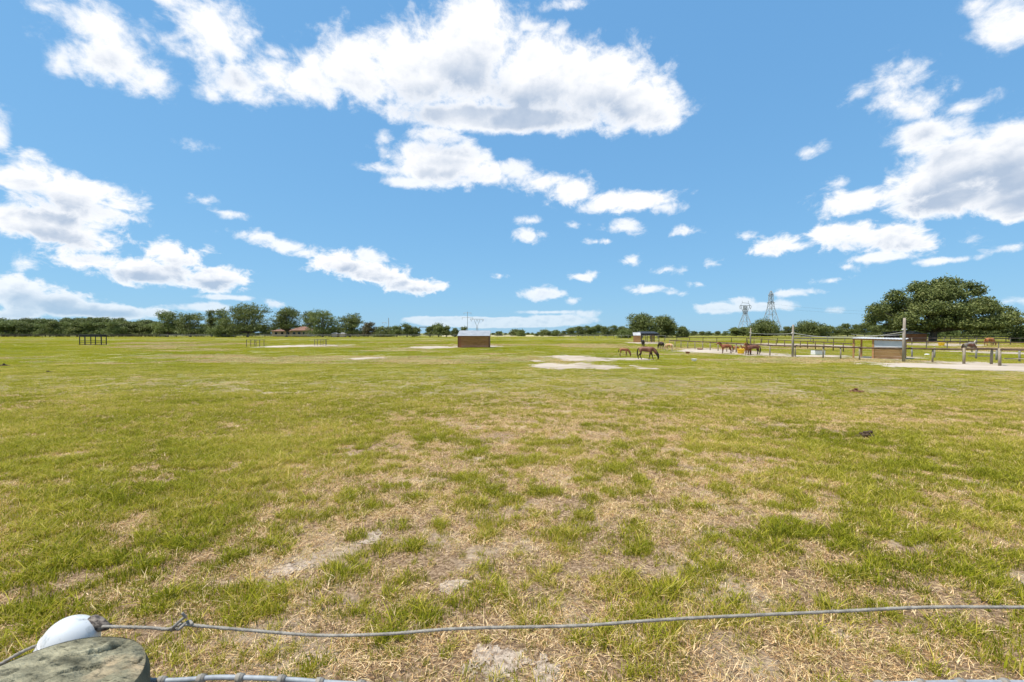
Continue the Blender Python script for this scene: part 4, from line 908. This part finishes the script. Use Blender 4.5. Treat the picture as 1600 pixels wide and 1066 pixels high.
def horse(label, loc, rz, sc, m, hairm, pose='graze', foal=False, stride=0.0, group=None, turn=0.0):
    t = thing('foal' if foal else 'horse', label, 'foal' if foal else 'horse', loc, rz, group); t.scale = (sc,) * 3
    V, E, Rr = [], [], []
    def ch(pts, parent=None):
        last = parent; ids = []
        for (p, r) in pts:
            V.append(p); Rr.append(r); i = len(V) - 1
            if last is not None: E.append((last, i))
            last = i; ids.append(i)
        return ids
    bl = .86 if foal else 1.0; k = .80 if foal else 1.0                      # foals: short body, slim trunk
    zb = 1.20 if not foal else 1.24
    B = ch([((-.10 * bl, 0, zb - .03), (.29 * k, .33 * k)), ((.22 * bl, 0, zb - .01), (.28 * k, .34 * k)), ((.50 * bl, 0, zb + .02), (.22 * k, .33 * k)), ((.68 * bl, 0, zb + .06), (.16 * k, .25 * k))])
    R2 = ch([((-.42 * bl, 0, zb + .04), (.28 * k, .29 * k)), ((-.66 * bl, 0, zb + .06), (.27 * k, .28 * k)), ((-.84 * bl, 0, zb + .0), (.15 * k, .18 * k))], B[0])
    if pose == 'graze':
        ty = turn; N_ = ch([((.90 * bl, ty * .2, zb - .12), (.12, .20)), ((1.08 * bl, ty * .5, zb - .40), (.10, .155)), ((1.24 * bl, ty * .8, zb - .66), (.09, .125)), ((1.33 * bl, ty, zb - .80), (.10, .13)),
                 ((1.34 * bl, ty, .28 + (zb - 1.2)), (.085, .11)), ((1.30 * bl, ty, .14), (.06, .07)), ((1.285 * bl, ty, .06), (.055, .055))], B[3])
        hd = V[N_[3]]; ears = [((hd[0] + .04, s_ * .07 + ty, hd[2] + .13), (hd[0] + .10, s_ * .09 + ty, hd[2] + .22)) for s_ in (-1, 1)]; mane = [V[B[3]], V[N_[0]], V[N_[1]], V[N_[2]], V[N_[3]]]
    else:
        up = .30 if pose == 'up' else 0.0
        N_ = ch([((.86 * bl, turn * .2, zb + .22), (.115, .20)), ((1.00 * bl, turn * .5, zb + .38 + up * .3), (.095, .155)), ((1.12 * bl, turn * .8, zb + .50 + up * .6), (.09, .125)),
                 ((1.24 * bl, turn, zb + .50 + up * .6), (.09, .13)), ((1.42 * bl, turn * 1.2, zb + .32 + up * .6), (.07, .095)), ((1.52 * bl, turn * 1.3, zb + .20 + up * .6), (.055, .065))], B[3])
        hd = V[N_[2]]; ears = [((hd[0] + .04, s_ * .06 + turn * .8, hd[2] + .10), (hd[0] + .06, s_ * .08 + turn * .8, hd[2] + .24)) for s_ in (-1, 1)]; mane = [V[B[3]], V[N_[0]], V[N_[1]], V[N_[2]]]
    lr = .95 if foal else 1.15
    for s_ in (-1, 1):
        st = stride * s_
        ch([((.50 * bl, s_ * .15 * k, .92), (.12 * lr, .15 * lr)), ((.50 * bl + st * .10, s_ * .17 * k, .68), .075 * lr), ((.52 * bl + st * .20, s_ * .17 * k, .44), .056 * lr), ((.51 * bl + st * .27, s_ * .17 * k, .28), .036 * lr), ((.52 * bl + st * .36, s_ * .17 * k, .12), .043 * lr), ((.55 * bl + st * .38, s_ * .17 * k, .03), .056 * lr)], B[2])
        st = -st
        ch([((-.64 * bl, s_ * .15 * k, .98), (.13 * lr, .20 * lr)), ((-.60 * bl + st * .12, s_ * .18 * k, .76), (.08 * lr, .12 * lr)), ((-.80 * bl + st * .20, s_ * .17 * k, .50), (.05 * lr, .062 * lr)), ((-.78 * bl + st * .30, s_ * .17 * k, .28), .036 * lr), ((-.75 * bl + st * .38, s_ * .17 * k, .12), .042 * lr), ((-.71 * bl + st * .40, s_ * .17 * k, .03), .056 * lr)], R2[1])
    o = bpy.data.objects.new('body', skin_mesh('body', V, E, Rr, m)); C.objects.link(o); o.parent = t
    for (a, b) in ears: MB().tube([a, b], [.035, .008], 6).build('ear', m, t, True)
    mb = MB(); L_ = .55 if foal else .98; x0 = -.84 * bl - .12
    mb.tube([(x0 + .08, 0, zb + .10), (x0, 0, zb + .03), (x0 - .07, .01, zb - .25), (x0 - .08, .02, zb - L_ * .6), (x0 - .05, 0, zb - L_)], [.035, .05, .075, .08, .015], 8, jit=.2); mb.build('tail', hairm, t, True)
    mb = MB(); pts = []
    for q in mane: pts.append((q[0] - .02, q[1], q[2] + .17))
    mb.tube([(p[0] + (.08 if pose == 'graze' and i > 0 else -.03), p[1] + .045, p[2]) for i, p in enumerate(pts)], [.04] + [.065] * (len(pts) - 2) + [.03], 6, jit=.25); mb.build('mane', hairm, t, True)
    return t
BAY = coat('bay_coat', (0.115,0.040,0.020), (0.20,0.085,0.048), (0.012,0.008,0.006), .80)
CHEST = coat('chestnut_coat', (0.20,0.062,0.024), (0.30,0.105,0.042), (0.09,0.03,0.015), .5)
RED = coat('red_coat', (0.30,0.10,0.030), (0.40,0.155,0.055))
DARK = coat('dark_coat', (0.030,0.018,0.014), (0.065,0.036,0.026))
PALE = coat('pale_chestnut_coat', (0.50,0.28,0.13), (0.62,0.38,0.20), (0.60,0.50,0.38), .5)
GREY = coat('grey_coat', (0.16,0.14,0.12), (0.26,0.23,0.20))
PINTO = coat('pinto_coat', (0.12,0.045,0.025), (0.17,0.07,0.035), patch=(0.18,0.15,0.12))
BLK = mat('black_hair', (0.016,0.012,0.010), (0.035,0.024,0.018), scale=8, rough=.6); RHAIR = mat('red_hair', (0.22,0.08,0.03), (0.30,0.12,0.05), scale=8); CHAIR = mat('cream_hair', (0.55,0.45,0.32), (0.66,0.56,0.42), scale=8)
HZ = lambda px, base, hpx, std=1.5: (lambda a: hpx / FPX * a.y / std)(ground(px, base))
horse('large bay brown mare grazing with head down beside the pale sand patch', g_(1010, 562.2), -0.5, HZ(1009, 562.2, 20.4), BAY, BLK, 'graze', stride=.55)
horse('small reddish foal grazing left of the large bay mare', g_(974.8, 557.4), -0.45, HZ(974.5, 557.4, 13.4), CHEST, BLK, 'graze', True, stride=.2)
horse('dark horse seen from behind just above the large mare', g_(1005, 541.6), 1.15, HZ(1005, 541.6, 10.6), DARK, BLK, 'graze', stride=.3)
horse('very dark horse standing end on right of the large mare', g_(1033, 545.8), 1.75, HZ(1033, 545.8, 11.6), DARK, BLK, 'graze')
horse('pale chestnut foal with light legs standing right of the end on dark horse', g_(1045.5, 548.4), 2.2, HZ(1045.5, 548.4, 11.6), PALE, CHAIR, 'graze', True)
horse('reddish brown horse facing left, leftmost of the group at the tub', g_(1134.5, 552.6), math.pi - .1, HZ(1134.5, 552.6, 14.6), CHEST, BLK, 'level', stride=.1)
horse('light chestnut foal standing behind the yellow tub on its left', g_(1149.5, 550.2), .25, HZ(1149.5, 550.2, 9.4), RED, RHAIR, 'graze', True)
horse('light red foal partly hidden right behind the yellow tub', g_(1161.5, 549.9), math.pi + .4, HZ(1161.5, 549.9, 8.6), RED, RHAIR, 'level', True)
horse('chestnut horse with raised head facing left just right of the tub', g_(1168.8, 555), math.pi + .75, HZ(1168.8, 555, 14.6), CHEST, RHAIR, 'up', stride=.1)
horse('dark bay horse with long dark tail, rightmost of the group at the tub', g_(1177.5, 554.2), math.pi - .05, HZ(1177.5, 554.2, 15.0), BAY, BLK, 'level', stride=.15)
horse('dark brown and white horse grazing behind the thick right fence', g_(1513.5, 550.6), -.05, HZ(1513.5, 550.6, 14.6), PINTO, BLK, 'graze', stride=.2)
horse('pale grey horse standing behind the brown and white one', g_(1517.5, 546.9), .15, HZ(1517.5, 546.9, 12), GREY, CHAIR, 'level')
horse('bright chestnut horse in the far right paddock under the oak', g_(1546, 540.6), .1, HZ(1546, 540.6, 12.6), RED, RHAIR, 'graze', stride=.2)

# ------------------------------------------------------------------ small things in the field
def tub(name, label, px, base, w, h, m, cat='tub', flare=1.1, n=20):
    a = g_(px, base); s = a.y / FPX; r = w * s / 2; H = h * s; mb = MB(); ring = lambda rr, z: [(rr * math.cos(6.2832 * i / n), rr * math.sin(6.2832 * i / n), z) for i in range(n)]
    prof = [(r * .86, 0), (r * .95, H * .5), (r * flare * .94, H * .93), (r * flare, H * .95), (r * flare, H), (r * flare * .92, H), (r * .84, H * .12)]
    v = []; f = []
    for (rr, z) in prof: v += ring(rr, z)
    for k in range(len(prof) - 1):
        for i in range(n): a_ = k * n + i; b_ = k * n + (i + 1) % n; f.append((a_, b_, b_ + n, a_ + n))
    f.append(tuple(range(n))[::-1]); f.append(tuple((len(prof) - 1) * n + i for i in range(n)))
    mb.add(v, f); t = thing(name, label, cat, a); mb.build('bowl', m, t, True); rim = MB(); rim.tube([(r * flare * math.cos(6.2832 * i / n), r * flare * math.sin(6.2832 * i / n), H) for i in range(n + 1)], H * .05, 6, cap=False); rim.build('rim', m, t, True); return t
tub('feed_tub', 'bright yellow hay tub among the horses on the sand', 1157.5, 552.8, 10.5, 7.2, MT['yellow'])
tub('feed_tub', 'small yellow tub in the far paddock below the huge oak', 1471, 540.2, 8, 4.5, MT['yellow'])
tub('feed_tub', 'white bucket alone in the grass right of the mare', 1084.5, 564.6, 7.5, 3.6, MT['white'])
tub('feed_tub', 'rusty red tub at the left edge of the pinkish sand', 1074.5, 552.6, 6, 2.8, MT['rust'])
tub('feed_tub', 'flat dark red tub on the far edge of the pinkish sand', 1093.5, 546.6, 8, 2.0, MT['rust'])
a = g_(1278, 554.4); s = a.y / FPX; t = thing('water_trough', 'white rectangular water trough behind the front rail fence', 'trough', a); w, d, h = 15.5 * s, .9, 6.6 * s
mb = MB()
for (c, dd) in (((0, 0, .06), (w, d, .12)), ((0, -d/2 + .04, h/2 + .06), (w, .08, h - .12)), ((0, d/2 - .04, h/2 + .06), (w, .08, h - .12)), ((-w/2 + .04, 0, h/2 + .06), (.08, d - .16, h - .12)), ((w/2 - .04, 0, h/2 + .06), (.08, d - .16, h - .12))): mb.box(c, dd)
mb.build('tank', MT['white'], t); mb = MB()
for (c, dd) in (((0, -d/2, h + .03), (w + .1, .1, .06)), ((0, d/2, h + .03), (w + .1, .1, .06))): mb.box(c, dd)
mb.build('rim', MT['galv'], t); MB().box((0, 0, h * .72), (w - .17, d - .17, .02)).build('water', MT['glass'], t)
def lump(name, label, cat, px, base, w, m, n=14, hk=.38, seed=1, blob=.30):
    a = g_(px, base); s = a.y / FPX; r = w * s / 2; bm = bmesh.new(); rd = random.Random(seed)
    for i in range(n):
        q = r * math.sqrt(rd.random()); an = rd.random() * 6.28; rr = r * blob * rd.uniform(.6, 1.2); z = max(rr * .4, (1 - q / r) * r * hk * rd.uniform(.5, 1.2))
        mt = Matrix.Translation((q * math.cos(an), q * math.sin(an) * .8, z)) @ Matrix.Rotation(rd.random() * 6, 4, 'Z') @ Matrix.Diagonal((rr, rr * .8, rr * .7, 1))
        g = bmesh.ops.create_icosphere(bm, subdivisions=2, radius=1, matrix=mt)
        for v in g['verts']: v.co += Vector((rd.gauss(0, 1), rd.gauss(0, 1), rd.gauss(0, 1))) * rr * .07
    me = bpy.data.meshes.new(name); bm.to_mesh(me); bm.free(); me.materials.append(m); o = bpy.data.objects.new(name, me); C.objects.link(o); o.location = a
    return tag(o, label, cat)
lump('dung_pile', 'dark dung pile in the grass, the largest and nearest on the right', 'dung', 1355, 684, 29, MT['dung'], 44, .8, 3, .24)
lump('dung_pile', 'reddish brown dung pile farther back than the dark one on the right', 'dung', 1337.5, 613, 19, MT['dung_old'], 34, .5, 4, .26)
lump('dung_pile', 'dark dung pile at the very left edge of the field', 'dung', 6, 572, 13, MT['dung'], 14, .45, 5)
lump('dung_pile', 'small dark dung pile between the two left ones', 'dung', 75, 582, 9, MT['dung'], 10, .45, 6)
lump('dung_pile', 'small dung pile right of its two neighbours at the left', 'dung', 142, 576.6, 5, MT['dung'], 8, .45, 7)
lump('dung_pile', 'small dark dung speck on the grass right of the white bucket', 'dung', 1145, 583, 6, MT['dung'], 8, .9, 8)
lump('dung_pile', 'small brown dung pile left of the near dark pile', 'dung', 1199, 655, 8, MT['dung_old'], 9, .9, 9)
lump('stone', 'small white stone in the grass in the middle of the field', 'stone', 822, 690, 4.5, MT['stone'], 3, 1.4, 10, .6)
lump('salt_block', 'white lick block on the grass behind the front fence', 'block', 1450, 555, 9, MT['white'], 5, .5, 12, .45)
lump('stone', 'pale stone in the grass at the right, near the dark dung', 'stone', 1552, 695, 8, MT['stone'], 3, 1.2, 13, .6)

# ------------------------------------------------------------------ near fence: post, insulator, wires
pcx, pcy, ptop, pr = -0.530, 0.50, 1.700, 0.100
t = thing('fence_post', 'weathered grey green round timber post at the lower left corner', 'post', (pcx, pcy, 0))
n = 48; v = []; f = []; lev = [(-.3, 1.0), (.5, 1.0), (1.2, 1.0), (1.5, 1.0), (1.62, 1.0), (1.66, 1.0), (ptop - .012, .995), (ptop, .955)]
def prad(i, z): return pr * (1 + .018 * math.sin(3 * 6.2832 * i / n + 1) + .006 * math.sin(7 * 6.2832 * i / n))
for (z, q) in lev:
    for i in range(n): a = 6.2832 * i / n; rr = prad(i, z) * q; v.append((rr * math.cos(a), rr * math.sin(a), z))
for k in range(len(lev) - 1):
    for i in range(n): a = k * n + i; b = k * n + (i + 1) % n; f.append((a, b, b + n, a + n))
shaft = MB().add(v, f)
MT['oldpost'] = mat('weathered_timber', (0.075,0.080,0.055), (0.22,0.20,0.13), scale=14, rough=.95, bump=1.0, bscale=30, stretch=(1, 1, .15))
shaft.build('shaft', MT['oldpost'], t, True)
# cut end: a fine grid with saw cracks and chips
ng = 90; mb = MB(); idx = {}
XX, YY = np.meshgrid(np.linspace(-1, 1, ng), np.linspace(-1, 1, ng)); ca, sa = math.cos(.62), math.sin(.62)
U = XX * ca + YY * sa; Vv = -XX * sa + YY * ca
hgt = (fbm(U * 2.0, Vv * 9, 1.0, 5, 3) - .5) * .012 + (fbm(XX * 5, YY * 5, 1.0, 4, 8) - .5) * .006
hgt -= .010 * np.exp(-((Vv - .12 - .10 * np.sin(U * 5)) / .022) ** 2) * (U > -.5) + .007 * np.exp(-((Vv + .28 - .06 * np.sin(U * 7 + 1)) / .02) ** 2) * (U < .5)
hgt -= .008 * np.exp(-((Vv - .5 - .05 * np.sin(U * 6 + 2)) / .018) ** 2) * (U > 0)
def tv(i, j):
    if (i, j) not in idx:
        x, y = XX[j, i], YY[j, i]; r = math.hypot(x, y); idx[(i, j)] = len(mb.v); an = math.atan2(y, x) * n / 6.2832
        # square grid mapped to a disc
        u, w = x * math.sqrt(1 - y * y / 2), y * math.sqrt(1 - x * x / 2); rr = math.hypot(u, w); an = math.atan2(w, u) * n / 6.2832; q = prad(an, ptop) * .957
        mb.v.append((u * q, w * q, ptop + 1.5 * hgt[j, i] * (1 - rr ** 16) - .001 + .004 * (1 - rr ** 2)))
    return idx[(i, j)]
for j in range(ng - 1):
    for i in range(ng - 1): mb.f.append((tv(i, j), tv(i + 1, j), tv(i + 1, j + 1), tv(i, j + 1)))
def cutmat():
    m = mat('cut_timber', (0.075,0.072,0.045), (0.36,0.33,0.215), scale=15, rough=.95, bump=.8, bscale=45, detail=8); nn = m.node_tree.nodes; l = m.node_tree.links
    mp = [x for x in nn if x.type == 'MAPPING'][0]; mp.inputs['Scale'].default_value = (1.0, 3.2, 1); mp.inputs['Rotation'].default_value = (0, 0, -.62)
    b = nn['Principled BSDF']; src = b.inputs['Base Color'].links[0].from_socket
    co = [x for x in nn if x.type == 'TEX_COORD'][0]; x = nn.new('ShaderNodeTexNoise'); x.inputs['Scale'].default_value = 16; x.inputs['Detail'].default_value = 3; l.new(co.outputs['Object'], x.inputs[0])
    r = nn.new('ShaderNodeValToRGB'); r.color_ramp.elements[0].position = .55; r.color_ramp.elements[1].position = .68; l.new(x.outputs[0], r.inputs[0])
    mx = nn.new('ShaderNodeMix'); mx.data_type = 'RGBA'; l.new(r.outputs[0], mx.inputs[0]); l.new(src, mx.inputs[6]); mx.inputs[7].default_value = (.40, .31, .19, 1); l.new(mx.outputs[2], b.inputs['Base Color']); return m
mb.build('cut_end', cutmat(), t, True)
def smoothpath(pts, k=6):
    pts = [Vector(p) for p in pts]; out = []
    for i in range(len(pts) - 1):
        p0, p1, p2, p3 = pts[max(i - 1, 0)], pts[i], pts[i + 1], pts[min(i + 2, len(pts) - 1)]
        for j in range(k):
            u = j / k; out.append(.5 * ((2 * p1) + (-p0 + p2) * u + (2 * p0 - 5 * p1 + 4 * p2 - p3) * u * u + (-p0 + 3 * p1 - 3 * p2 + p3) * u ** 3))
    out.append(pts[-1]); return out
# white pipe cap insulator
ip = smoothpath([at(50, 1120, .62), at(76, 1066, .635), at(94, 1030, .645), at(110, 1002, .65)], 8); o0 = ip[0].copy(); r0 = .0335
t = thing('pipe_insulator', 'glossy white plastic pipe cap holding the wire behind the timber post', 'insulator', o0)
dv = (ip[-1] - ip[-3]).normalized(); dome = [(ip[-1] + dv * r0 * .95 * math.sin(a_), r0 * max(.02, math.cos(a_) ** .85)) for a_ in [i * math.pi / 24 for i in range(1, 13)]]
mb = MB(); mb.tube([p - o0 for p in ip] + [p - o0 for p, _ in dome], [r0 * (1.04 - .04 * i / len(ip)) for i in range(len(ip))] + [q for _, q in dome], 40, cap=False); mb.build('cap', MT['pvc'], t, True)
kx = len(ip) - 3; dk = (ip[kx + 1] - ip[kx]).normalized(); mb = MB(); mb.tube([ip[kx] - o0 + dk * q for q in (-.0016, -.0012, .0012, .0016)], [r0 * .99, r0 * 1.035, r0 * 1.035, r0 * .99], 40, cap=False); mb.build('seam', MT['pvc'], t, True)
pe = at(153, 977, .665); mb = MB(); mb.tube([pe - o0 + Vector((q, 0, -q * .15)) for q in (-.012, 0, .008, .017)], [.0125, .0105, .007, .0035], 16, jit=.22, seed=2)
mb.build('plug', mat('dirty_plug', (.05,.04,.035), (.24,.20,.16), scale=150, rough=.9, contrast=(.45, .6)), t, True)
# top wire, two strands twisted
def strand(name, label, cat, pts, r, twist, parent=None):
    P_ = smoothpath(pts, 10); Q = [P_[0]]
    for p in P_[1:]:
        d = (p - Q[-1]).length
        if d > .004:
            m_ = int(d / .0035); q0 = Q[-1]
            for j in range(1, m_ + 1): Q.append(q0.lerp(p, j / m_))
    o0 = Q[0].copy(); mb = MB(); acc = 0
    for ph in (0, math.pi):
        pp = []; acc = 0
        for i, q in enumerate(Q):
            d = (Q[min(i + 1, len(Q) - 1)] - Q[max(i - 1, 0)]).normalized(); u = d.cross(Vector((0, 0, 1))).normalized(); w = d.cross(u); a = acc * twist + ph
            pp.append(q - o0 + (u * math.cos(a) + w * math.sin(a)) * r * .26); acc += .0035
        mb.tube(pp, r * .74, 8)
    ob = mb.build(name, MT['galv'], parent, True, None if parent else o0)
    if not parent: tag(ob, label, cat)
    return ob, o0
Dw = lambda px: .65 - .02 * min(1, max(0, px / 1600))
wp = [(160, 979), (200, 980), (235, 981), (262, 983), (283, 976), (310, 978), (400, 986), (500, 993), (600, 991), (690, 984), (760, 981), (900, 978), (1000, 971), (1100, 965), (1300, 956), (1450, 949), (1600, 949), (1900, 948), (2300, 950)]
strand('fence_wire', 'twisted galvanised top wire crossing the lower picture', 'wire', [at(a, b, Dw(a)) for a, b in wp], .0025, 760)
strand('fence_wire', 'short twisted wire running off left below the white elbow', 'wire', [at(74, 1003, .67), at(40, 1016, .665), at(0, 1038, .655), at(-120, 1105, .64)], .0028, 700)
kp = at(283, 977, .645); mb = MB(); mb.tube(smoothpath([(-.014, 0, -.008), (-.006, -.005, .002), (.002, .003, .009), (.006, 0, .012), (.003, -.002, .019)], 4), .0019, 6); mb.tube(smoothpath([(-.02, 0, -.006), (-.01, .005, -.009), (0, -.004, -.003), (.008, .004, .003), (.016, 0, .001)], 4), .0022, 6)
tag(mb.build('wire_knot', MT['galv'], None, True, kp), 'small twisted splice knot on the top wire right of the post', 'wire knot')
# horse mesh fence just below the frame
mp_ = [(225, 1063), (265, 1063.5), (300, 1061.5), (340, 1058.5), (400, 1059.5), (460, 1062.5), (520, 1067), (700, 1076), (900, 1081), (1150, 1077), (1300, 1073), (1420, 1068.5), (1500, 1066.5), (1600, 1067), (1800, 1070), (2100, 1070)]
DM = .56; tp = [at(a, b, DM) for a, b in mp_]; sp_ = smoothpath(tp, 10)
t = thing('wire_mesh_fence', 'galvanised horse mesh fence whose top wire shows along the bottom edge', 'fence', (sp_[0].x, sp_[0].y, 0)); o0 = Vector((sp_[0].x, sp_[0].y, 0))
mb = MB(); mb.tube([p - o0 for p in sp_], .0029, 10); MT['galv2'] = mat('bright_galvanised', (.22,.235,.25), (.34,.36,.375), scale=60, rough=.6, metal=.1); mb.build('top_wire', MT['galv2'], t, True)
xs_ = [p.x for p in sp_]; zs_ = [p.z for p in sp_]; x = at(253, 1063, DM).x; mesh_ = MB(); kk = 0
while x < xs_[-1]:
    z = float(np.interp(x, xs_, zs_)); dz = float(np.interp(x + .01, xs_, zs_) - np.interp(x - .01, xs_, zs_)) / .02
    w = MB(); w.tube([(x - .0045, DM, z - dz * .0045) , (x + .0045, DM, z + dz * .0045)], .0047, 10)
    w.tube([(x - .0015, DM, z), (x + .0015, DM, z)], .0053, 10)
    for ve in range(len(w.v)): w.v[ve] = (w.v[ve][0] - o0.x, w.v[ve][1] - o0.y, w.v[ve][2])
    if kk < 60: w.build('wrap', MT['galv'], t, True)
    mesh_.tube([(x - o0.x, 0, z), (x - o0.x, 0, .05)], .0012, 5); x += .0508 + random.uniform(-.004, .004); kk += 1
for k in range(14): mesh_.tube([(p.x - o0.x, p.y - o0.y, p.z - .1 * (k + 1)) for p in sp_[::4]], .0012, 5)
mesh_.build('mesh_panel', MT['galv'], t)
